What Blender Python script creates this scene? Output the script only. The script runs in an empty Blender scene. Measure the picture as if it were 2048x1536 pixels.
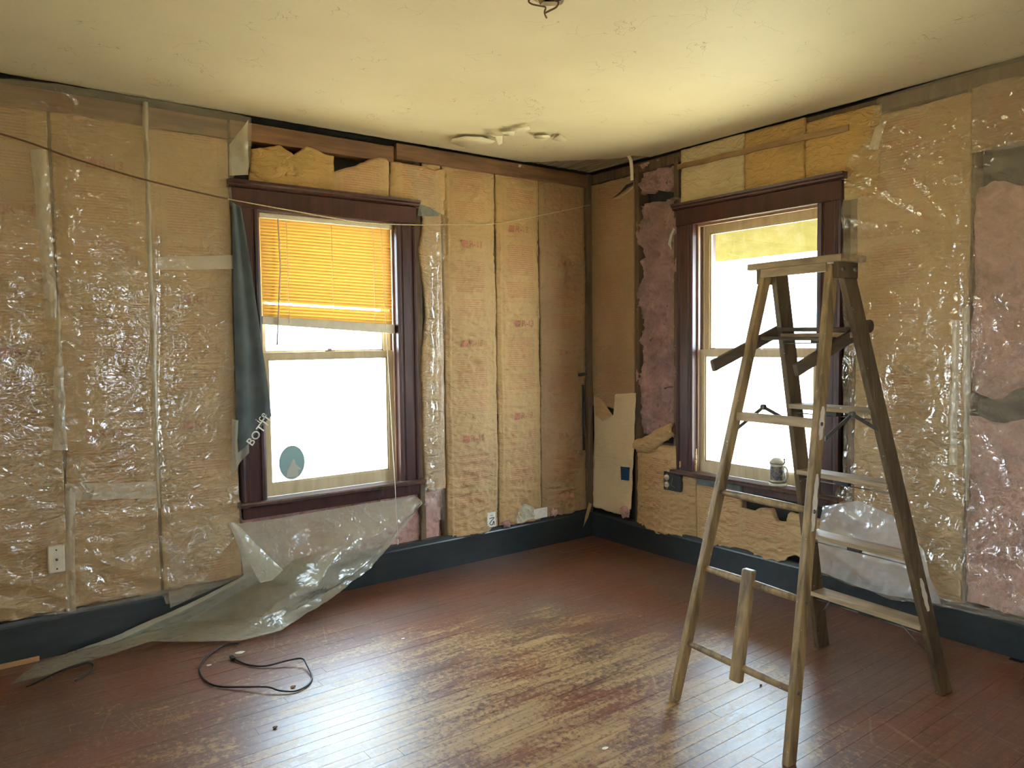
import bpy, bmesh, math, random
from mathutils import Vector, Matrix, noise
random.seed(11)
SC = bpy.context.scene
COL = SC.collection

# ------------------------------------------------------------------ camera, sky, exposure
cd = bpy.data.cameras.new('camera')
cd.sensor_width = 36.0
cd.lens = 1498.03 / 2048 * 36.0
cd.clip_start = 0.02
cam = bpy.data.objects.new('camera', cd)
COL.objects.link(cam)
YAW, PITCH, ROLL = 0.645415, 0.056506, -0.011752
fw = Vector((math.sin(YAW)*math.cos(PITCH), math.cos(YAW)*math.cos(PITCH), -math.sin(PITCH)))
rt = Vector((math.cos(YAW), -math.sin(YAW), 0)); up = rt.cross(fw)
r2 = rt*math.cos(ROLL) + up*math.sin(ROLL); u2 = up*math.cos(ROLL) - rt*math.sin(ROLL)
mw = Matrix((r2, u2, -fw)).transposed().to_4x4()
mw.translation = Vector((-3.8500, -4.1236, 1.4683))
cam.matrix_world = mw
SC.camera = cam

wd = bpy.data.worlds.new('sky'); SC.world = wd
wd.use_nodes = True
bg = wd.node_tree.nodes['Background']
bg.inputs['Color'].default_value = (0.67, 0.835, 1.0, 1)
bg.inputs['Strength'].default_value = 16.0
SC.view_settings.view_transform = 'Standard'
SC.view_settings.look = 'None'
SC.view_settings.exposure = 1.27
SC.view_settings.gamma = 1.0
SC.view_settings.use_curve_mapping = False
SC.cycles.max_bounces = 7
SC.cycles.diffuse_bounces = 4
SC.cycles.glossy_bounces = 3
SC.cycles.transparent_max_bounces = 10
SC.cycles.use_adaptive_sampling = True
SC.cycles.adaptive_threshold = 0.12
SC.cycles.sample_clamp_indirect = 6.0
H = 2.70

# ------------------------------------------------------------------ helpers
ORG = {}
def WA(p):                       # wall with the blind: (x, z, distance off the wall)
    return Vector((p[0], -p[2], p[1]))
def WB(p):                       # wall with the stein: (distance from corner, z, distance off the wall)
    return Vector((-p[2], -p[0], p[1]))

def props(o, label=None, cat=None, group=None, kind=None):
    if label: o['label'] = label
    if cat: o['category'] = cat
    if group: o['group'] = group
    if kind: o['kind'] = kind
    return o

def thing(name, loc, label=None, cat=None, group=None, kind=None):
    o = bpy.data.objects.new(name, None); COL.objects.link(o)
    o.empty_display_size = 0.1
    o.location = Vector(loc); ORG[o.name] = Vector(loc)
    return props(o, label, cat, group, kind)

def place(name, me, org, parent=None):
    o = bpy.data.objects.new(name, me); COL.objects.link(o)
    ORG[o.name] = Vector(org)
    if parent is not None:
        o.parent = parent; o.location = Vector(org) - ORG[parent.name]
    else:
        o.location = Vector(org)
    return o

def mk(name, verts, faces, mat, parent=None, smooth=False, uvs=None, recalc=False):
    verts = [Vector(v) for v in verts]
    xs = [v.x for v in verts]; ys = [v.y for v in verts]; zs = [v.z for v in verts]
    org = Vector(((min(xs)+max(xs))/2, (min(ys)+max(ys))/2, min(zs)))
    me = bpy.data.meshes.new(name)
    me.from_pydata([v-org for v in verts], [], faces)
    if uvs:
        lay = me.uv_layers.new(name='UVMap')
        buf = []
        for l in me.loops: buf.extend(uvs[l.vertex_index])
        lay.data.foreach_set('uv', buf)
    if recalc:
        bm = bmesh.new(); bm.from_mesh(me); bmesh.ops.recalc_face_normals(bm, faces=bm.faces); bm.to_mesh(me); bm.free()
    if smooth:
        me.polygons.foreach_set('use_smooth', [True]*len(me.polygons))
    me.materials.append(mat)
    return place(name, me, org, parent)

def mkbm(name, bm, mat, parent=None, smooth=False, bevel=0.0, seg=1):
    bmesh.ops.remove_doubles(bm, verts=bm.verts, dist=1e-6)
    bmesh.ops.recalc_face_normals(bm, faces=bm.faces)
    if bevel:
        bmesh.ops.bevel(bm, geom=list(bm.edges), offset=bevel, segments=seg, affect='EDGES', profile=0.6)
    v = [x.co.copy() for x in bm.verts]
    bm.verts.index_update()
    f = [[x.index for x in p.verts] for p in bm.faces]
    bm.free()
    return mk(name, v, f, mat, parent, smooth)

def bbox(bm, W, u0, u1, z0, z1, d0, d1):
    vs = [bm.verts.new(W((u, z, d))) for u in (u0, u1) for z in (z0, z1) for d in (d0, d1)]
    for q in ((0,1,3,2),(4,6,7,5),(0,4,5,1),(2,3,7,6),(0,2,6,4),(1,5,7,3)):
        bm.faces.new([vs[i] for i in q])

def wbox(name, W, u0, u1, z0, z1, d0, d1, mat, parent=None, bevel=0.003):
    bm = bmesh.new(); bbox(bm, W, u0, u1, z0, z1, d0, d1)
    return mkbm(name, bm, mat, parent, bevel=bevel)

ID = lambda p: Vector(p)
def XYZ(p): return Vector((p[0], p[2], p[1]))      # (x, z, y) boxes off the walls

def wprism_z(name, W, prof, z0, z1, mat, parent=None):      # profile of (u, d) swept up z
    n = len(prof)
    v = [W((u, z0, d)) for u, d in prof] + [W((u, z1, d)) for u, d in prof]
    f = [[i, (i+1) % n, n+(i+1) % n, n+i] for i in range(n)] + [list(range(n)), list(range(n, 2*n))]
    return mk(name, v, f, mat, parent, recalc=True)

def wprism_u(name, W, prof, u0, u1, mat, parent=None):      # profile of (z, d) swept along u
    n = len(prof)
    v = [W((u0, z, d)) for z, d in prof] + [W((u1, z, d)) for z, d in prof]
    f = [[i, (i+1) % n, n+(i+1) % n, n+i] for i in range(n)] + [list(range(n)), list(range(n, 2*n))]
    return mk(name, v, f, mat, parent, recalc=True)

def tube_data(pts, r, seg=8, closed_ends=True):
    pts = [Vector(p) for p in pts]; n = len(pts)
    rr = r if isinstance(r, (list, tuple)) else [r]*n
    v = []; f = []
    t0 = (pts[1]-pts[0]).normalized()
    a = t0.orthogonal().normalized()
    for i, p in enumerate(pts):
        t = (pts[min(i+1, n-1)] - pts[max(i-1, 0)]).normalized()
        a = (a - t*a.dot(t)).normalized(); b = t.cross(a)
        for k in range(seg):
            an = 2*math.pi*k/seg
            v.append(p + (a*math.cos(an) + b*math.sin(an))*rr[i])
    for i in range(n-1):
        for k in range(seg):
            f.append([i*seg+k, i*seg+(k+1) % seg, (i+1)*seg+(k+1) % seg, (i+1)*seg+k])
    if closed_ends:
        f.append(list(range(seg))[::-1]); f.append([(n-1)*seg+k for k in range(seg)])
    return v, f

def tube(name, pts, r, mat, parent=None, seg=8):
    v, f = tube_data(pts, r, seg)
    return mk(name, v, f, mat, parent, smooth=True, recalc=True)

def smooth_path(pts, n=8):      # Catmull-Rom
    pts = [Vector(p) for p in pts]; out = []
    for i in range(len(pts)-1):
        p0 = pts[max(i-1, 0)]; p1 = pts[i]; p2 = pts[i+1]; p3 = pts[min(i+2, len(pts)-1)]
        for k in range(n):
            t = k/n
            out.append(0.5*((2*p1) + (p2-p0)*t + (2*p0-5*p1+4*p2-p3)*t*t + (3*p1-p0-3*p2+p3)*t**3))
    out.append(pts[-1]); return out

def lathe(name, prof, c, mat, parent=None, seg=28):
    v = []; f = []; n = len(prof)
    for r, z in prof:
        for k in range(seg):
            an = 2*math.pi*k/seg
            v.append((c[0]+r*math.cos(an), c[1]+r*math.sin(an), c[2]+z))
    for i in range(n-1):
        for k in range(seg):
            f.append([i*seg+k, i*seg+(k+1) % seg, (i+1)*seg+(k+1) % seg, (i+1)*seg+k])
    f.append(list(range(seg))[::-1]); f.append([(n-1)*seg+k for k in range(seg)])
    return mk(name, v, f, mat, parent, smooth=True, recalc=True)

def resample(poly, n):
    poly = [Vector(p) for p in poly]
    L = [0.0]
    for a, b in zip(poly, poly[1:]): L.append(L[-1] + (b-a).length)
    out = []; k = 0
    for i in range(n+1):
        s = L[-1]*i/n
        while k < len(poly)-2 and L[k+1] < s: k += 1
        den = L[k+1]-L[k]
        out.append(poly[k].lerp(poly[k+1], (s-L[k])/den if den > 1e-9 else 0.0))
    return out

def rag(poly, amp, step=0.02, seed=0.0):      # torn, uneven edge
    n = max(2, int(sum((Vector(b)-Vector(a)).length for a, b in zip(poly, poly[1:]))/step))
    out = []
    for i, p in enumerate(resample(poly, n)):
        e = min(1.0, min(i, n-i)/2)
        q = p.copy()
        q.x += e*amp*(noise.noise(Vector((p.x*9+seed, p.y*9, 1.3))) + 0.5*noise.noise(Vector((p.x*33+seed, p.y*33, 4.1))))
        q.y += e*amp*(noise.noise(Vector((p.x*9+seed, p.y*9, 7.7))) + 0.5*noise.noise(Vector((p.x*33+seed, p.y*33, 9.1))))
        out.append(q)
    return out

def smax(d, lo, k=0.008):
    x = (d-lo)/k
    return lo + k*(math.log1p(math.exp(x)) if x < 30 else x)
def nz(u, z, su, sz, seed=0.0):
    return noise.noise(Vector((u*su+seed*3.17, z*sz-seed*1.31, seed)))
def ridge(u, z, su, sz, seed=0.0):
    return 1.0-2.0*abs(nz(u, z, su, sz, seed))

def sheet(name, W, top, bot, mat, parent=None, left=None, right=None, nu=30, nv=50, disp=None, skirt=0.0,
          uvref=(0, 0), smooth=True):
    """a cloth-like surface between four border lines of (u, z, d) points; disp pushes it off the wall"""
    left = left or [bot[0], top[0]]; right = right or [bot[-1], top[-1]]
    T = resample(top, nu); B = resample(bot, nu); L = resample(left, nv); R = resample(right, nv)
    c00, c10, c01, c11 = B[0], B[-1], T[0], T[-1]
    v = []; uv = []
    for j in range(nv+1):
        t = j/nv
        for i in range(nu+1):
            s = i/nu
            p = (1-t)*B[i] + t*T[i] + (1-s)*L[j] + s*R[j] - ((1-s)*(1-t)*c00 + s*(1-t)*c10 + (1-s)*t*c01 + s*t*c11)
            d = p.z + (disp(p.x, p.y, s, t) if disp else 0.0)
            v.append(W((p.x, p.y, d))); uv.append((p.x-uvref[0], p.y-uvref[1]))
    f = []
    w = nu+1
    for j in range(nv):
        for i in range(nu):
            f.append([j*w+i, j*w+i+1, (j+1)*w+i+1, (j+1)*w+i])
    if skirt:
        ring = [i for i in range(w)] + [j*w+nu for j in range(1, nv+1)] + [nv*w+i for i in range(nu-1, -1, -1)] + [j*w for j in range(nv-1, 0, -1)]
        base = len(v)
        off = W((0, 0, 1)) - W((0, 0, 0))
        for k in ring: v.append(v[k] - off*skirt); uv.append(uv[k])
        m = len(ring)
        for k in range(m): f.append([ring[k], base+k, base+(k+1) % m, ring[(k+1) % m]])
    return mk(name, v, f, mat, parent, smooth=smooth, uvs=uv)

_txt = {}
def text_data(body, size, bold=0.0):
    k = (body, size, bold)
    if k not in _txt:
        cu = bpy.data.curves.new('lettering', 'FONT'); cu.body = body; cu.size = size; cu.align_x = 'CENTER'; cu.align_y = 'CENTER'
        cu.resolution_u = 3; cu.offset = bold
        o = bpy.data.objects.new('lettering', cu); COL.objects.link(o)
        dg = bpy.context.evaluated_depsgraph_get(); dg.update()
        me = o.evaluated_get(dg).to_mesh()
        _txt[k] = ([v.co.copy() for v in me.vertices], [list(p.vertices) for p in me.polygons])
        o.evaluated_get(dg).to_mesh_clear()
        bpy.data.objects.remove(o); bpy.data.curves.remove(cu)
    return _txt[k]

def wall_text(name, W, body, size, u, z, dfun, mat, parent, rot=0.0, bold=0.0):
    v, f = text_data(body, size, bold)
    c, s = math.cos(rot), math.sin(rot)
    vv = []
    for p in v:
        x = u + p.x*c - p.y*s; y = z + p.x*s + p.y*c
        vv.append(W((x, y, dfun(x, y))))
    return mk(name, vv, f, mat, parent)

# ------------------------------------------------------------------ materials
class M:
    def __init__(self, name):
        self.m = bpy.data.materials.new(name); self.m.use_nodes = True
        self.t = self.m.node_tree; self.t.nodes.clear()
        self.out = self.t.nodes.new('ShaderNodeOutputMaterial')
    def n(self, typ, ins=None, **kw):
        x = self.t.nodes.new('ShaderNode'+typ)
        for k, v in kw.items(): setattr(x, k, v)
        for k, v in (ins or {}).items():
            s = x.inputs[k]
            if isinstance(v, bpy.types.NodeSocket): self.t.links.new(v, s)
            else:
                if isinstance(v, tuple) and len(v) == 3 and s.type == 'RGBA': v = (*v, 1)
                s.default_value = v
        return x
    def co(self, kind='Object'): return self.n('TexCoord').outputs[kind]
    def pos(self): return self.n('NewGeometry').outputs['Position']
    def map(self, vec, scale=(1, 1, 1), loc=(0, 0, 0), rot=(0, 0, 0)):
        return self.n('Mapping', {'Vector': vec, 'Scale': scale, 'Location': loc, 'Rotation': rot}).outputs[0]
    def noise(self, vec, scale=5, detail=4, rough=0.55, dist=0.0):
        return self.n('TexNoise', {'Vector': vec, 'Scale': scale, 'Detail': min(detail, 2.5), 'Roughness': rough, 'Distortion': dist}).outputs['Fac']
    def vor(self, vec, scale=5, feature='F1', out='Distance'):
        return self.n('TexVoronoi', {'Vector': vec, 'Scale': scale}, feature=feature).outputs[out]
    def ramp(self, fac, stops):
        x = self.n('ValToRGB', {'Fac': fac}); e = x.color_ramp.elements
        while len(e) < len(stops): e.new(0.5)
        for q, (p, c) in zip(e, stops):
            q.position = p; q.color = (*c, 1) if len(c) == 3 else c
        return x.outputs['Color']
    def step(self, fac, a, b):
        return self.n('MapRange', {'Value': fac, 'From Min': a, 'From Max': b}).outputs[0]
    def math(self, op, a, b=0.0, c=0.0):
        x = self.n('Math', {0: a, 1: b, 2: c}, operation=op); return x.outputs[0]
    def mix(self, fac, a, b, mode='MIX'):
        x = self.n('Mix', {0: fac, 6: a if isinstance(a, bpy.types.NodeSocket) else (*a, 1), 7: b if isinstance(b, bpy.types.NodeSocket) else (*b, 1)}, data_type='RGBA', blend_type=mode)
        return x.outputs[2]
    def bump(self, h, strength=0.3, dist=0.01):
        return self.n('Bump', {'Height': h, 'Strength': strength, 'Distance': dist}).outputs[0]
    def pbr(self, col, rough=0.6, normal=None, **kw):
        ins = {'Base Color': col, 'Roughness': rough}
        if normal is not None: ins['Normal'] = normal
        ins.update({k.replace('_', ' '): v for k, v in kw.items()})
        return self.n('BsdfPrincipled', ins).outputs[0]
    def done(self, sh):
        self.t.links.new(sh, self.out.inputs['Surface']); return self.m

def m_plain(name, col, rough=0.6, var=0.15, scale=20, bump=0.1, **kw):
    k = M(name); c = k.co()
    f = k.noise(c, scale, 5)
    lo = tuple(x*(1-var) for x in col); hi = tuple(min(1, x*(1+var)) for x in col)
    return k.done(k.pbr(k.ramp(f, [(0.3, lo), (0.7, hi)]), rough, k.bump(f, bump, 0.005) if bump else None, **kw))

def m_wood(name, col, dark, rough=0.5, grain=(40, 40, 2), bump=0.25, chips=None, chip_th=0.70, coat=0.0, chip_scale=14):
    k = M(name); c = k.co()
    oi = k.n('ObjectInfo').outputs['Random']
    sh = k.n('CombineXYZ', {0: oi, 1: oi, 2: oi}).outputs[0]
    c2 = k.n('VectorMath', {0: c, 1: sh}, operation='ADD').outputs[0]
    g = k.noise(k.map(c2, grain), 1.0, 6, 0.6, 0.4)
    b = k.noise(c2, 4, 4)
    f = k.math('ADD', k.math('MULTIPLY', g, 0.6), k.math('MULTIPLY', b, 0.4))
    colr = k.ramp(f, [(0.32, dark), (0.66, col)])
    if chips:
        v = k.noise(c2, chip_scale, 6, 0.7)
        colr = k.mix(k.step(v, chip_th, chip_th+0.03), colr, chips)
    return k.done(k.pbr(colr, rough, k.bump(g, bump, 0.004), Coat_Weight=coat))

# painted dark red-brown woodwork of the windows
mat_casing = m_wood('dark brown varnish', (0.072, 0.022, 0.017), (0.026, 0.009, 0.008), 0.36, (30, 30, 3), 0.15, chips=(0.30, 0.22, 0.16), chip_th=0.75)
mat_stool = m_wood('worn sill varnish', (0.11, 0.06, 0.045), (0.04, 0.022, 0.018), 0.28, (30, 30, 3), 0.2, chips=(0.32, 0.27, 0.22), chip_th=0.70)
mat_jamb = m_wood('raw jamb wood', (0.44, 0.27, 0.19), (0.20, 0.12, 0.08), 0.45, (30, 30, 3), 0.2)
mat_sash = m_wood('yellowed sash paint', (0.62, 0.50, 0.30), (0.42, 0.32, 0.18), 0.45, (20, 20, 2), 0.15, chips=(0.2, 0.14, 0.09), chip_th=0.72)
mat_ladder = m_wood('weathered ladder wood', (0.34, 0.220, 0.090), (0.075, 0.045, 0.018), 0.55, (40, 40, 2.2), 0.9, chips=(0.62, 0.58, 0.48), chip_th=0.70, chip_scale=70)
mat_ladder_dark = m_wood('shaded stained ladder rail', (0.135, 0.086, 0.038), (0.038, 0.023, 0.011), 0.5, (34, 34, 3), 0.7, chips=(0.62, 0.58, 0.48), chip_th=0.70, chip_scale=70)  # dark stain, with the rails' backlit shade put into the colour
mat_tread = m_wood('pale tread wood', (0.42, 0.30, 0.165), (0.15, 0.10, 0.05), 0.6, (30, 4, 30), 0.45, chips=(0.65, 0.6, 0.5), chip_th=0.73, chip_scale=22)
mat_shelf = m_wood('dark stained ladder wood', (0.11, 0.075, 0.045), (0.04, 0.027, 0.018), 0.55, (6, 30, 30), 0.4)
mat_lath = m_wood('lath wood', (0.34, 0.20, 0.085), (0.17, 0.09, 0.035), 0.7, (30, 3, 30), 0.4)
mat_clath = m_wood('limey ceiling lath', (0.46, 0.39, 0.28), (0.22, 0.16, 0.10), 0.8, (30, 3, 30), 0.4)
mat_plate = m_wood('top plate wood', (0.235, 0.115, 0.048), (0.075, 0.036, 0.018), 0.62, (2.5, 30, 30), 0.5, chips=(0.5, 0.42, 0.32), chip_th=0.72, chip_scale=9)
mat_stud = m_wood('stud wood', (0.16, 0.10, 0.05), (0.06, 0.036, 0.02), 0.75, (30, 30, 3), 0.4)
mat_rawstrip = m_wood('raw pine strip', (0.55, 0.33, 0.16), (0.38, 0.2, 0.09), 0.6, (3, 30, 30), 0.2)
mat_dark = m_plain('sheathing in the cavity', (0.035, 0.032, 0.026), 0.9, 0.4, 6)
mat_base = m_wood('chipped black baseboard paint', (0.026, 0.032, 0.031), (0.013, 0.016, 0.017), 0.34, (4, 20, 20), 0.12, chips=(0.34, 0.32, 0.27), chip_th=0.765, chip_scale=20)
mat_metal = m_plain('dull steel', (0.16, 0.15, 0.13), 0.42, 0.3, 30, 0.1, Metallic=0.8)
mat_blackmetal = m_plain('dark iron', (0.02, 0.02, 0.02), 0.5, 0.3, 30)
mat_cord = m_plain('black rubber', (0.008, 0.008, 0.009), 0.42, 0.2, 30)
mat_twine_b = m_plain('brown twine', (0.13, 0.065, 0.03), 0.8, 0.2, 80)
mat_twine = m_plain('pale twine', (0.52, 0.42, 0.27), 0.8, 0.2, 80)
mat_ivory = m_plain('ivory plastic', (0.62, 0.54, 0.40), 0.4, 0.08, 20, 0.03)
mat_white = m_plain('white paper', (0.72, 0.68, 0.58), 0.7, 0.1, 30)
mat_paper = m_plain('crumpled paper', (0.50, 0.44, 0.33), 0.8, 0.15, 25, 0.3)
mat_ink = m_plain('black ink', (0.02, 0.02, 0.02), 0.6, 0.1)
mat_red = m_plain('faded red ink', (0.42, 0.17, 0.10), 0.8, 0.2, 30)
mat_redfaint = m_plain('faint red ink', (0.37, 0.19, 0.11), 0.8, 0.2, 30)
mat_tape = m_plain('blue tape', (0.012, 0.052, 0.12), 0.5, 0.2, 30)
mat_exterior = m_plain('pale siding', (0.55, 0.55, 0.5), 0.8)

def make_kraft(name, col, ink=0.55, dirt=0.5, wrinkle=0.5):
    k = M(name)
    uv = k.co('UV'); o = k.pos()
    sx = k.n('SeparateXYZ', {0: uv}); x, y = sx.outputs[0], sx.outputs[1]
    ym = k.math('FLOORED_MODULO', y, 0.635)
    row = k.math('FLOOR', k.math('DIVIDE', y, 0.0140))
    fr = k.math('FRACT', k.math('DIVIDE', y, 0.0140))
    line = k.math('LESS_THAN', fr, 0.36)
    word = k.noise(k.n('CombineXYZ', {0: k.math('MULTIPLY', x, 75.0), 1: k.math('MULTIPLY', row, 7.3), 2: 0.0}).outputs[0], 1.0, 1)
    word = k.math('GREATER_THAN', word, 0.36)
    para = k.math('MAXIMUM', k.math('COMPARE', ym, 0.43, 0.105), k.math('COMPARE', ym, 0.225, 0.055))
    colm = k.math('COMPARE', x, 0.195, 0.115)
    t = k.math('MULTIPLY', k.math('MULTIPLY', line, word), k.math('MULTIPLY', para, colm))
    hl = k.math('MAXIMUM', k.math('COMPARE', ym, 0.585, 0.0016), k.math('COMPARE', ym, 0.055, 0.0016))
    hl = k.math('MULTIPLY', k.math('MAXIMUM', hl, k.math('COMPARE', ym, 0.145, 0.0013)), k.math('COMPARE', x, 0.195, 0.145))
    vl = k.math('MAXIMUM', k.math('COMPARE', x, 0.05, 0.0014), k.math('COMPARE', x, 0.34, 0.0014))
    fade = k.step(k.noise(o, 7, 4), 0.2, 0.5)
    pr = k.math('MULTIPLY', k.math('MAXIMUM', t, k.math('MULTIPLY', k.math('MAXIMUM', hl, vl), 0.6)), k.math('MULTIPLY', fade, ink*1.15))
    big = k.noise(o, 2.2, 6, 0.6)
    fine = k.noise(o, 45, 5, 0.65)
    lo = tuple(c*(1-0.42*dirt) for c in col)
    base = k.ramp(big, [(0.3, lo), (0.7, col)])
    base = k.mix(k.math('MULTIPLY', fine, 0.35), base, tuple(c*0.6 for c in col))
    stain = k.step(k.noise(o, 3.7, 7, 0.7, 0.6), 0.62, 0.78)
    base = k.mix(k.math('MULTIPLY', stain, 0.45*dirt), base, (0.11, 0.075, 0.045))
    base = k.mix(pr, base, (0.40, 0.125, 0.07))
    wr = k.noise(k.map(o, (11, 11, 24)), 1.0, 6, 0.62, 1.2)
    return k.done(k.pbr(base, 0.72, k.bump(wr, wrinkle*1.5, 0.02)))

mat_kraft = make_kraft('printed kraft facing', (0.54, 0.345, 0.15))
mat_kraft_pale = make_kraft('pale kraft facing', (0.52, 0.335, 0.152), 0.5)
mat_kraft_gold = make_kraft('golden kraft', (0.54, 0.325, 0.10), 0.0, 0.6, 0.8)
mat_kraft_cream = make_kraft('cream kraft', (0.64, 0.49, 0.25), 0.0, 0.5, 0.7)
mat_kraft_dim = make_kraft('shaded dirty kraft facing', (0.42, 0.265, 0.13), 0.5, 0.7)  # extra dirt, and the dimness of the corner bays painted into the base colour
mat_cardboard = make_kraft('beige building paper', (0.72, 0.55, 0.32), 0.0, 0.4, 0.25)
mat_greyfelt = m_plain('grey felt', (0.12, 0.13, 0.115), 0.85, 0.3, 12, 0.3)

def make_wool(name, col, dirt):
    k = M(name); o = k.pos()
    a = k.noise(o, 9, 8, 0.7, 0.8); b = k.noise(o, 60, 6, 0.75, 1.5); g = k.noise(o, 3.1, 6, 0.65)
    c = k.ramp(a, [(0.28, tuple(x*0.55 for x in col)), (0.62, col), (0.85, tuple(min(1, x*1.25) for x in col))])
    c = k.mix(k.math('MULTIPLY', k.step(g, 0.45, 0.7), dirt), c, (0.16, 0.11, 0.085))
    c = k.mix(k.math('MULTIPLY', b, 0.5), c, tuple(x*0.45 for x in col))
    pit = k.math('MULTIPLY', k.step(k.noise(o, 13, 3, 0.6, 0.5), 0.66, 0.74), dirt*1.2)
    c = k.mix(pit, c, (0.035, 0.024, 0.018))
    h = b
    return k.done(k.pbr(c, 0.95, k.bump(h, 0.8, 0.012), Sheen_Weight=0.15))
mat_wool = make_wool('pink fibreglass wool', (0.55, 0.315, 0.265), 0.75)
mat_wool_clean = make_wool('clean pink fibreglass wool', (0.70, 0.40, 0.335), 0.3)

def make_plastic(name, opac=0.36, tint=(0.80, 0.78, 0.70), rough=0.16, bumps=0.35):
    k = M(name); o = k.pos()
    a = k.noise(o, 3.0, 5, 0.6); cr = k.noise(o, 17, 6, 0.6, 0.5)
    nrm = k.bump(cr, bumps, 0.02)
    tr = k.n('BsdfTransparent', {'Color': (0.97, 0.96, 0.93)}).outputs[0]
    df = k.n('BsdfDiffuse', {'Color': tint, 'Normal': nrm}).outputs[0]
    tl = k.n('BsdfTranslucent', {'Color': tint, 'Normal': nrm}).outputs[0]
    milky = k.n('MixShader', {0: 0.28, 1: df, 2: tl}).outputs[0]
    op = k.step(k.math('ADD', k.math('MULTIPLY', a, 0.7), k.math('MULTIPLY', cr, 0.3)), 0.25, 0.75)
    op = k.math('ADD', k.math('MULTIPLY', op, opac*0.3), opac*0.85)
    film = k.n('MixShader', {0: op, 1: tr, 2: milky}).outputs[0]
    gl = k.n('BsdfGlossy', {'Color': (1, 1, 1), 'Roughness': rough, 'Normal': nrm}).outputs[0]
    fr = k.math('ADD', k.math('MULTIPLY', k.math('POWER', k.n('LayerWeight', {'Blend': 0.5, 'Normal': nrm}).outputs['Facing'], 5.0), 0.95), 0.04)
    fr = k.math('ADD', k.math('MULTIPLY', fr, 0.95), 0.03)
    return k.done(k.n('MixShader', {0: fr, 1: film, 2: gl}).outputs[0])
mat_plastic = make_plastic('clear plastic film', 0.245, (0.74, 0.64, 0.46), 0.11, 0.5)
mat_plastic_heavy = make_plastic('milky plastic film', 0.50, (0.64, 0.62, 0.48), 0.17, 0.5)
mat_plastic_white = make_plastic('doubled whitish plastic film', 0.48, (0.80, 0.79, 0.76), 0.12, 0.5)
mat_plastic_fold = make_plastic('folded plastic film', 0.52, (0.76, 0.68, 0.50), 0.12, 0.7)
mat_plastic_thin = make_plastic('thin shiny plastic film', 0.16, (0.8, 0.78, 0.72), 0.12, 0.5)

def make_glass():
    k = M('window glass')
    o = k.pos(); s = k.noise(o, 12, 6, 0.7)
    tr = k.n('BsdfTransparent', {'Color': (0.95, 0.975, 0.97)}).outputs[0]
    gl = k.n('BsdfGlossy', {'Color': (1, 1, 1), 'Roughness': 0.02}).outputs[0]
    tl = k.n('BsdfTranslucent', {'Color': (0.8, 0.82, 0.8)}).outputs[0]
    a = k.n('MixShader', {0: k.math('MULTIPLY', k.step(s, 0.45, 0.8), 0.02), 1: tr, 2: tl}).outputs[0]
    fr = k.math('ADD', k.math('MULTIPLY', k.math('POWER', k.n('LayerWeight', {'Blend': 0.5}).outputs['Facing'], 5.0), 0.95), 0.035)
    return k.done(k.n('MixShader', {0: fr, 1: a, 2: gl}).outputs[0])
mat_glass = make_glass()

def make_blind():
    k = M('yellowed blind slat')
    df = k.pbr((0.62, 0.38, 0.10), 0.45)
    tl = k.n('BsdfTranslucent', {'Color': (0.95, 0.40, 0.022)}).outputs[0]
    return k.done(k.n('MixShader', {0: 0.033, 1: df, 2: tl}).outputs[0])
mat_blind = make_blind()

def make_cloth():
    k = M('dark grey cotton'); o = k.co()
    w = k.noise(k.map(o, (260, 260, 260)), 1, 2); b = k.noise(o, 6, 4)
    c = k.ramp(b, [(0.3, (0.06, 0.075, 0.074)), (0.7, (0.12, 0.14, 0.135))])
    df = k.pbr(c, 0.9, k.bump(w, 0.3, 0.002), Sheen_Weight=0.3)
    tl = k.n('BsdfTranslucent', {'Color': (0.12, 0.14, 0.13)}).outputs[0]
    return k.done(k.n('MixShader', {0: 0.12, 1: df, 2: tl}).outputs[0])
mat_cloth = make_cloth()

def make_ceiling():
    k = M('old ceiling paint'); o = k.pos()
    a = k.noise(o, 1.3, 5, 0.55); b = k.noise(o, 22, 6, 0.6)
    e = k.vor(k.n('VectorMath', {0: o, 1: k.n('VectorMath', {0: k.n('TexNoise', {'Vector': o, 'Scale': 6.0, 'Detail': 3.0}).outputs['Color'], 1: (0.35, 0.35, 0.35)}, operation='MULTIPLY').outputs[0]}, operation='ADD').outputs[0], 5.5, 'DISTANCE_TO_EDGE')
    crack = k.math('MULTIPLY', k.math('LESS_THAN', e, 0.006), k.step(k.noise(o, 4.5, 4), 0.56, 0.60))
    c = k.ramp(a, [(0.3, (0.64, 0.545, 0.36)), (0.7, (0.72, 0.625, 0.43))])
    c = k.mix(k.math('MULTIPLY', k.step(b, 0.6, 0.8), 0.12), c, (0.5, 0.42, 0.28))
    c = k.mix(k.math('MULTIPLY', crack, 0.55), c, (0.22, 0.165, 0.09))
    h = k.math('ADD', a, k.math('MULTIPLY', b, 0.12))
    return k.done(k.pbr(c, 0.62, k.bump(h, 0.28, 0.03)))
mat_ceiling = make_ceiling()
mat_flake = m_plain('loose ceiling paint', (0.78, 0.70, 0.50), 0.6, 0.08, 10)

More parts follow.
